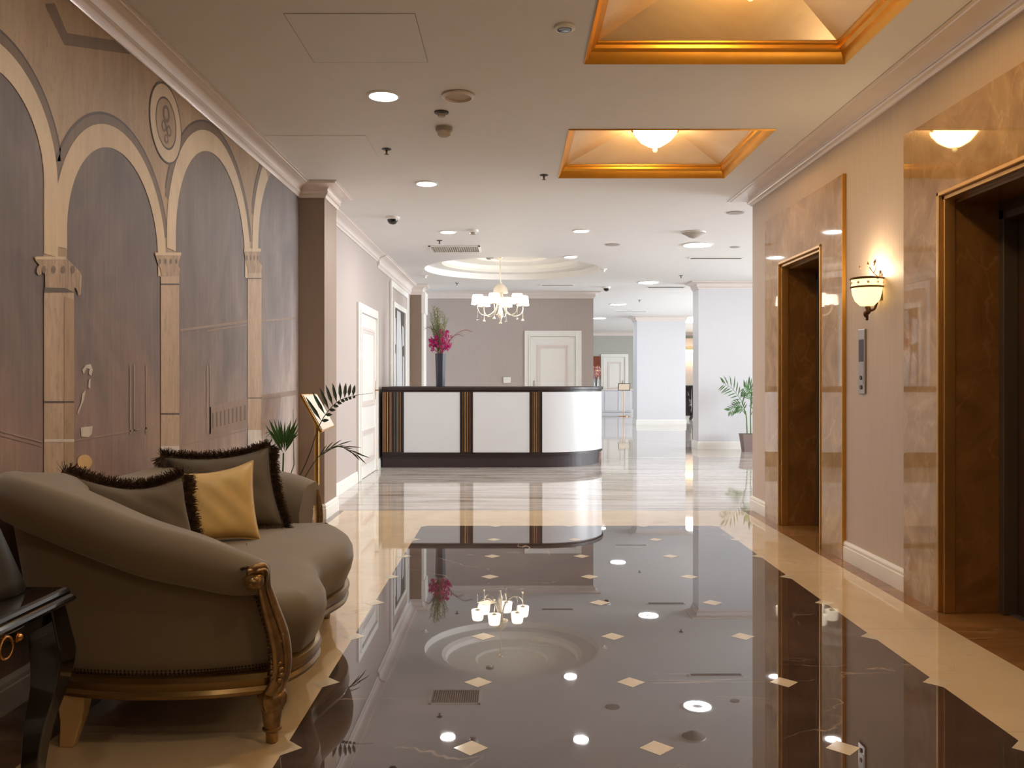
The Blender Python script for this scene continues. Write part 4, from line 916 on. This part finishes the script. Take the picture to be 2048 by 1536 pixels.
for (x, y, sx, sy) in ((-1.435,2.80,-1,-1), (-1.5,4.36,-1,1)):
    b = B(); pr = []
    for z, w, o_ in ((.17,.062,0),(.13,.056,-.004),(.08,.046,0),(.04,.038,.010),(.0,.030,.02)):
        cx_, cy_ = x+sx*o_*.4+.004, y+sy*o_
        pr.append([(cx_-w*.75,cy_-w*.5,z),(cx_+w*.75,cy_-w*.5,z),(cx_+w*.75,cy_+w*.5,z),(cx_-w*.75,cy_+w*.5,z)])
    vs = [v for r in pr for v in r]; fs = [(i*4+j, i*4+(j+1)%4, (i+1)*4+(j+1)%4, (i+1)*4+j) for i in range(4) for j in range(4)]+[(0,1,2,3),(16,17,18,19)]
    b.add(vs, fs); b.build('leg', 'creamwood', so, smooth=50, bevel=.004)

# cushions: corners given; pillowed grid between them
def cushion(name, c00, c10, c11, c01, th, mat, label, fringe=False, seed=1, sag=.0, pinch=.10):
    rr = random.Random(seed); c00, c10, c11, c01 = map(Vector, (c00, c10, c11, c01)); ctr_ = (c00+c10+c11+c01)/4
    nrm = (c10-c00).cross(c01-c00).normalized()
    t = thing(name, (ctr_.x, ctr_.y, min(c00.z, c10.z)), label, 'cushion')
    N_ = 26
    def surf(u, v, s):
        uu, vv = u*2-1, v*2-1
        pu = 1-pinch*(1-vv*vv)*.0; 
        k = pinch*(1-uu*uu)*abs(vv)**2; kk = pinch*(1-vv*vv)*abs(uu)**2
        u2 = .5+.5*uu*(1-kk); v2 = .5+.5*vv*(1-k)
        v2 -= sag*(1-uu*uu)*max(0, vv)
        p = (c00*(1-u2)+c10*u2)*(1-v2)+(c01*(1-u2)+c11*u2)*v2
        h = th*((1-uu**4)*(1-vv**4))**.55
        wr = .006*math.sin(9*uu+3*vv+seed)*math.cos(5*vv-seed)*(1-uu*uu)*(1-vv*vv)
        return p+nrm*s*(h+wr)
    b = B()
    for s in (1, -1):
        vs = [surf(i/N_, j/N_, s) for j in range(N_+1) for i in range(N_+1)]
        b.add(vs, [(j*(N_+1)+i, j*(N_+1)+i+1, (j+1)*(N_+1)+i+1, (j+1)*(N_+1)+i) for j in range(N_) for i in range(N_)])
    o = b.build('cover', mat, t, smooth=80)
    bm = bmesh.new(); bm.from_mesh(o.data); bmesh.ops.remove_doubles(bm, verts=bm.verts, dist=.0008); bmesh.ops.recalc_face_normals(bm, faces=bm.faces); bm.to_mesh(o.data); bm.free()
    edge = [(i/60, 0) for i in range(60)]+[(1, i/60) for i in range(60)]+[(1-i/60, 1) for i in range(60)]+[(0, 1-i/60) for i in range(60)]
    pts = [surf(u, v, 0) for u, v in edge]
    if fringe:
        b = B(); m = len(pts)
        for i in range(m):
            p, q = pts[i], pts[(i+1) % m]; tg = (q-p).normalized(); outw = tg.cross(nrm); outw = outw if outw.dot(p-ctr_) > 0 else -outw
            for k in range(30):
                a = p.lerp(q, rr.random())+nrm*rr.gauss(0, .005); d = outw*rr.uniform(.5,1)+nrm*rr.gauss(0,.55)+tg*rr.gauss(0,.35)+Vector((0,0,-.12)); d.normalize()
                L = rr.uniform(.03,.056); s_ = tg*.0014; e = a+d*L+Vector((0,0,-.006))
                s2 = nrm*.0014
                b.add([a-s_, a+s_, e+s_*.6, e-s_*.6], [(0,1,2,3)]); b.add([a-s2, a+s2, e+s2*.6, e-s2*.6], [(0,1,2,3)])
        b.tube(pts+[pts[0]], .009, 6)
        f = b.build('fringe', 'fringe', t); f['kind'] = 'stuff'
    else:
        b = B(); b.tube(pts+[pts[0]], .0035, 6); b.build('seam', mat, t, smooth=True)
    return t
cushion('cushion', (-1.44,3.12,.48), (-1.235,3.38,.475), P(366,950,3.36), P(126,944,3.08), .06, 'velvet_d', 'dark taupe fringed cushion at the near end of the sofa, left of the gold one', True, 3, .12)
cushion('cushion', (-1.47,4.10,.47), P(568,1054,4.2), P(540,892,4.28), P(322,912,4.12), .07, 'velvet_d', 'large dark taupe fringed cushion standing behind the gold cushion', True, 5, .05)
cushion('cushion', (-1.40,3.72,.475), P(520,1080,3.88), P(506,921,3.96), P(358,948,3.78), .06, 'goldcloth', 'plain pale gold cushion between the two fringed cushions', False, 8, .02)

# ------------------------------------------------------------------ black side table
tb = thing('side_table', (-1.5, 2.0, 0), 'glossy black side table with curved legs at the left edge', 'side table')
X1, X0_, Ya, Yb, ZT = -1.215, -1.74, 1.62, 2.36, .62
b = B(); 
def topring(z, o): return [(X0_-o,Ya-o,z),(X1+o,Ya-o,z),(X1+o,Yb+o,z),(X0_-o,Yb+o,z)]
lv = [topring(ZT,-.012), topring(ZT-.004,-.004), topring(ZT-.012,.0), topring(ZT-.02,.0), topring(ZT-.026,.008), topring(ZT-.034,.012), topring(ZT-.042,.006), topring(ZT-.046,-.01)]
vs = [v for r in lv for v in r]; b.add(vs, [(i*4+j, i*4+(j+1)%4, (i+1)*4+(j+1)%4, (i+1)*4+j) for i in range(7) for j in range(4)]+[(0,1,2,3),(28,29,30,31)])
b.build('table_top', 'black', tb, bevel=.002)
b = B(); b.box(X0_+.03, X1-.02, Ya+.03, Yb-.035, ZT-.085, ZT-.045); b.build('apron', 'black', tb, bevel=.004)
dr = B(); dr.box(X1-.021, X1-.012, Ya+.16, Yb-.2, ZT-.082, ZT-.05); dd = dr.build('drawer', 'black', tb, bevel=.003)
kb = B(); yk = 2.09; kb.tube([(X1-.012,yk,.56),(X1+.012,yk,.56)], [.008,.012], 12); kb.ball((X1+.014,yk,.56), .009, 10); kb.build('knob', 'brass', dd, smooth=True)
kb = B(); cz_ = Vector((X1+.016, yk-.058, .552)); rr_ = .026
kb.tube([cz_+Vector((0, rr_*math.cos(2*PI*k/24), rr_*math.sin(2*PI*k/24))) for k in range(25)], .003, 6); kb.tube([(X1-.012,yk-.058,.578),(X1+.016,yk-.058,.578)], .004, 6); kb.build('ring_pull', 'brass', dd, smooth=True)
for (x, y, sx, sy) in ((X1-.045,Yb-.045,1,1),(X0_+.05,Yb-.045,-1,1),(X1-.045,Ya+.05,1,-1),(X0_+.05,Ya+.05,-1,-1)):
    b = B(); vs = []; pts = cr([(.575,.036,.0),(.50,.040,.008),(.44,.042,.014),(.36,.036,.008),(.25,.028,-.012),(.12,.022,-.022),(.03,.021,-.016),(.0,.024,-.008)], 4)
    for z, w, o_ in pts:
        cx_, cy_ = x+sx*o_, y+sy*o_; vs += [(cx_-w,cy_-w,z),(cx_+w,cy_-w,z),(cx_+w,cy_+w,z),(cx_-w,cy_+w,z)]
    m = len(pts); b.add(vs, [(i*4+j, i*4+(j+1)%4, (i+1)*4+(j+1)%4, (i+1)*4+j) for i in range(m-1) for j in range(4)]+[(0,1,2,3),tuple(range(4*m-4,4*m))])
    b.build('leg', 'black', tb, smooth=50, bevel=.006)
b = B(); b.lathe([(.118,0),(.12,.006),(.112,.03),(.062,.165),(.034,.235),(.028,.27),(.034,.29),(.026,.29),(.022,.26),(.03,.2)], (-1.42,2.262,ZT+.0005), 32)  # black solid standing in for an unidentified dark shape by the sofa
M['mattblack'] = plain('matt_black_finish', (9,8,8), .5, var=.1)
tag(b.build('black_form', 'mattblack', smooth=True), 'black tapered form standing on the side table at the left edge', 'vase')

# ------------------------------------------------------------------ lights
def area(name, loc, rot, sx, sy, w, col, shape='RECTANGLE', spread=PI):
    l = bpy.data.lights.new(name, 'AREA'); l.shape = shape; l.size = sx; l.size_y = sy; l.energy = w; l.color = col; l.spread = spread
    o = bpy.data.objects.new(name, l); COL.objects.link(o); o.location = loc; o.rotation_euler = rot; return o
def point(name, loc, w, col, r=.04):
    l = bpy.data.lights.new(name, 'POINT'); l.energy = w; l.color = col; l.shadow_soft_size = r
    o = bpy.data.objects.new(name, l); COL.objects.link(o); o.location = loc; return o
WARM, COOL, DAY = (1, .76, .50), (1, .97, .95), (.90, .95, 1)
for c, w in zip(POS, (12, 14, 14, 20, 18)): area('downlight_beam', (c[0], c[1], CEIL-.02), (0,0,0), .16, .16, w, COOL, 'DISK')
for cy in (1.28, 3.83, 6.385): point('coffer_lamp_glow', (1.067, cy, 3.02), 24, WARM, .06);  # nearest glow is added above the view, without a bowl, as foreground fill
for yy2, e in ((5.14, 7), (2.35, 20)): point('sconce_glow', (XR-.085, yy2, 1.82), e, (1,.76,.46), .05)  # the stronger one serves the added unseen sconce
area('downlight_beam', (-.75, 2.75, CEIL-.02), (0,0,0), .16, .16, 9, COOL, 'DISK'); area('downlight_beam', (-.75, .45, CEIL-.02), (0,0,0), .16, .16, 4, WARM, 'DISK'); area('downlight_beam', (.9, -.6, CEIL-.02), (0,0,0), .16, .16, 4, WARM, 'DISK')  # beams of the added unseen downlights, filling the foreground
for i, (a, c) in enumerate(WIN): area('window_daylight', (XE+.3, (a+c)/2, 1.5), (0, PI/2, 0), 2.5, c-a, (780, 900, 420)[i], DAY)
area('back_bar_glow', (6.2, YE-.6, 2.0), (PI/2,0,0), 1.2, .3, 8, WARM)
w = bpy.data.worlds.new('world'); bpy.context.scene.world = w; w.use_nodes = True
w.node_tree.nodes['Background'].inputs[0].default_value = (.85,.92,1,1); w.node_tree.nodes['Background'].inputs[1].default_value = 1.2

# ------------------------------------------------------------------ camera
cam = bpy.data.cameras.new('camera'); co = bpy.data.objects.new('camera', cam); COL.objects.link(co)
co.location = (0, 0, EYE); co.rotation_euler = (PI/2, 0, 0); cam.sensor_width = 36; cam.lens = F/2048*36
cam.shift_x = .3/2048; cam.shift_y = -9/2048; cam.clip_end = 100; cam.clip_start = .05
sc_ = bpy.context.scene; sc_.camera = co
vs_ = sc_.view_settings; vs_.view_transform = 'Standard'; vs_.look = 'None'; vs_.gamma = 1; vs_.use_curve_mapping = False; vs_.exposure = 0.2
sc_.cycles.max_bounces = 10; sc_.cycles.diffuse_bounces = 5; sc_.cycles.glossy_bounces = 5; sc_.cycles.use_denoising = True
sc_.cycles.caustics_reflective = False; sc_.cycles.caustics_refractive = False; sc_.cycles.sample_clamp_indirect = 6
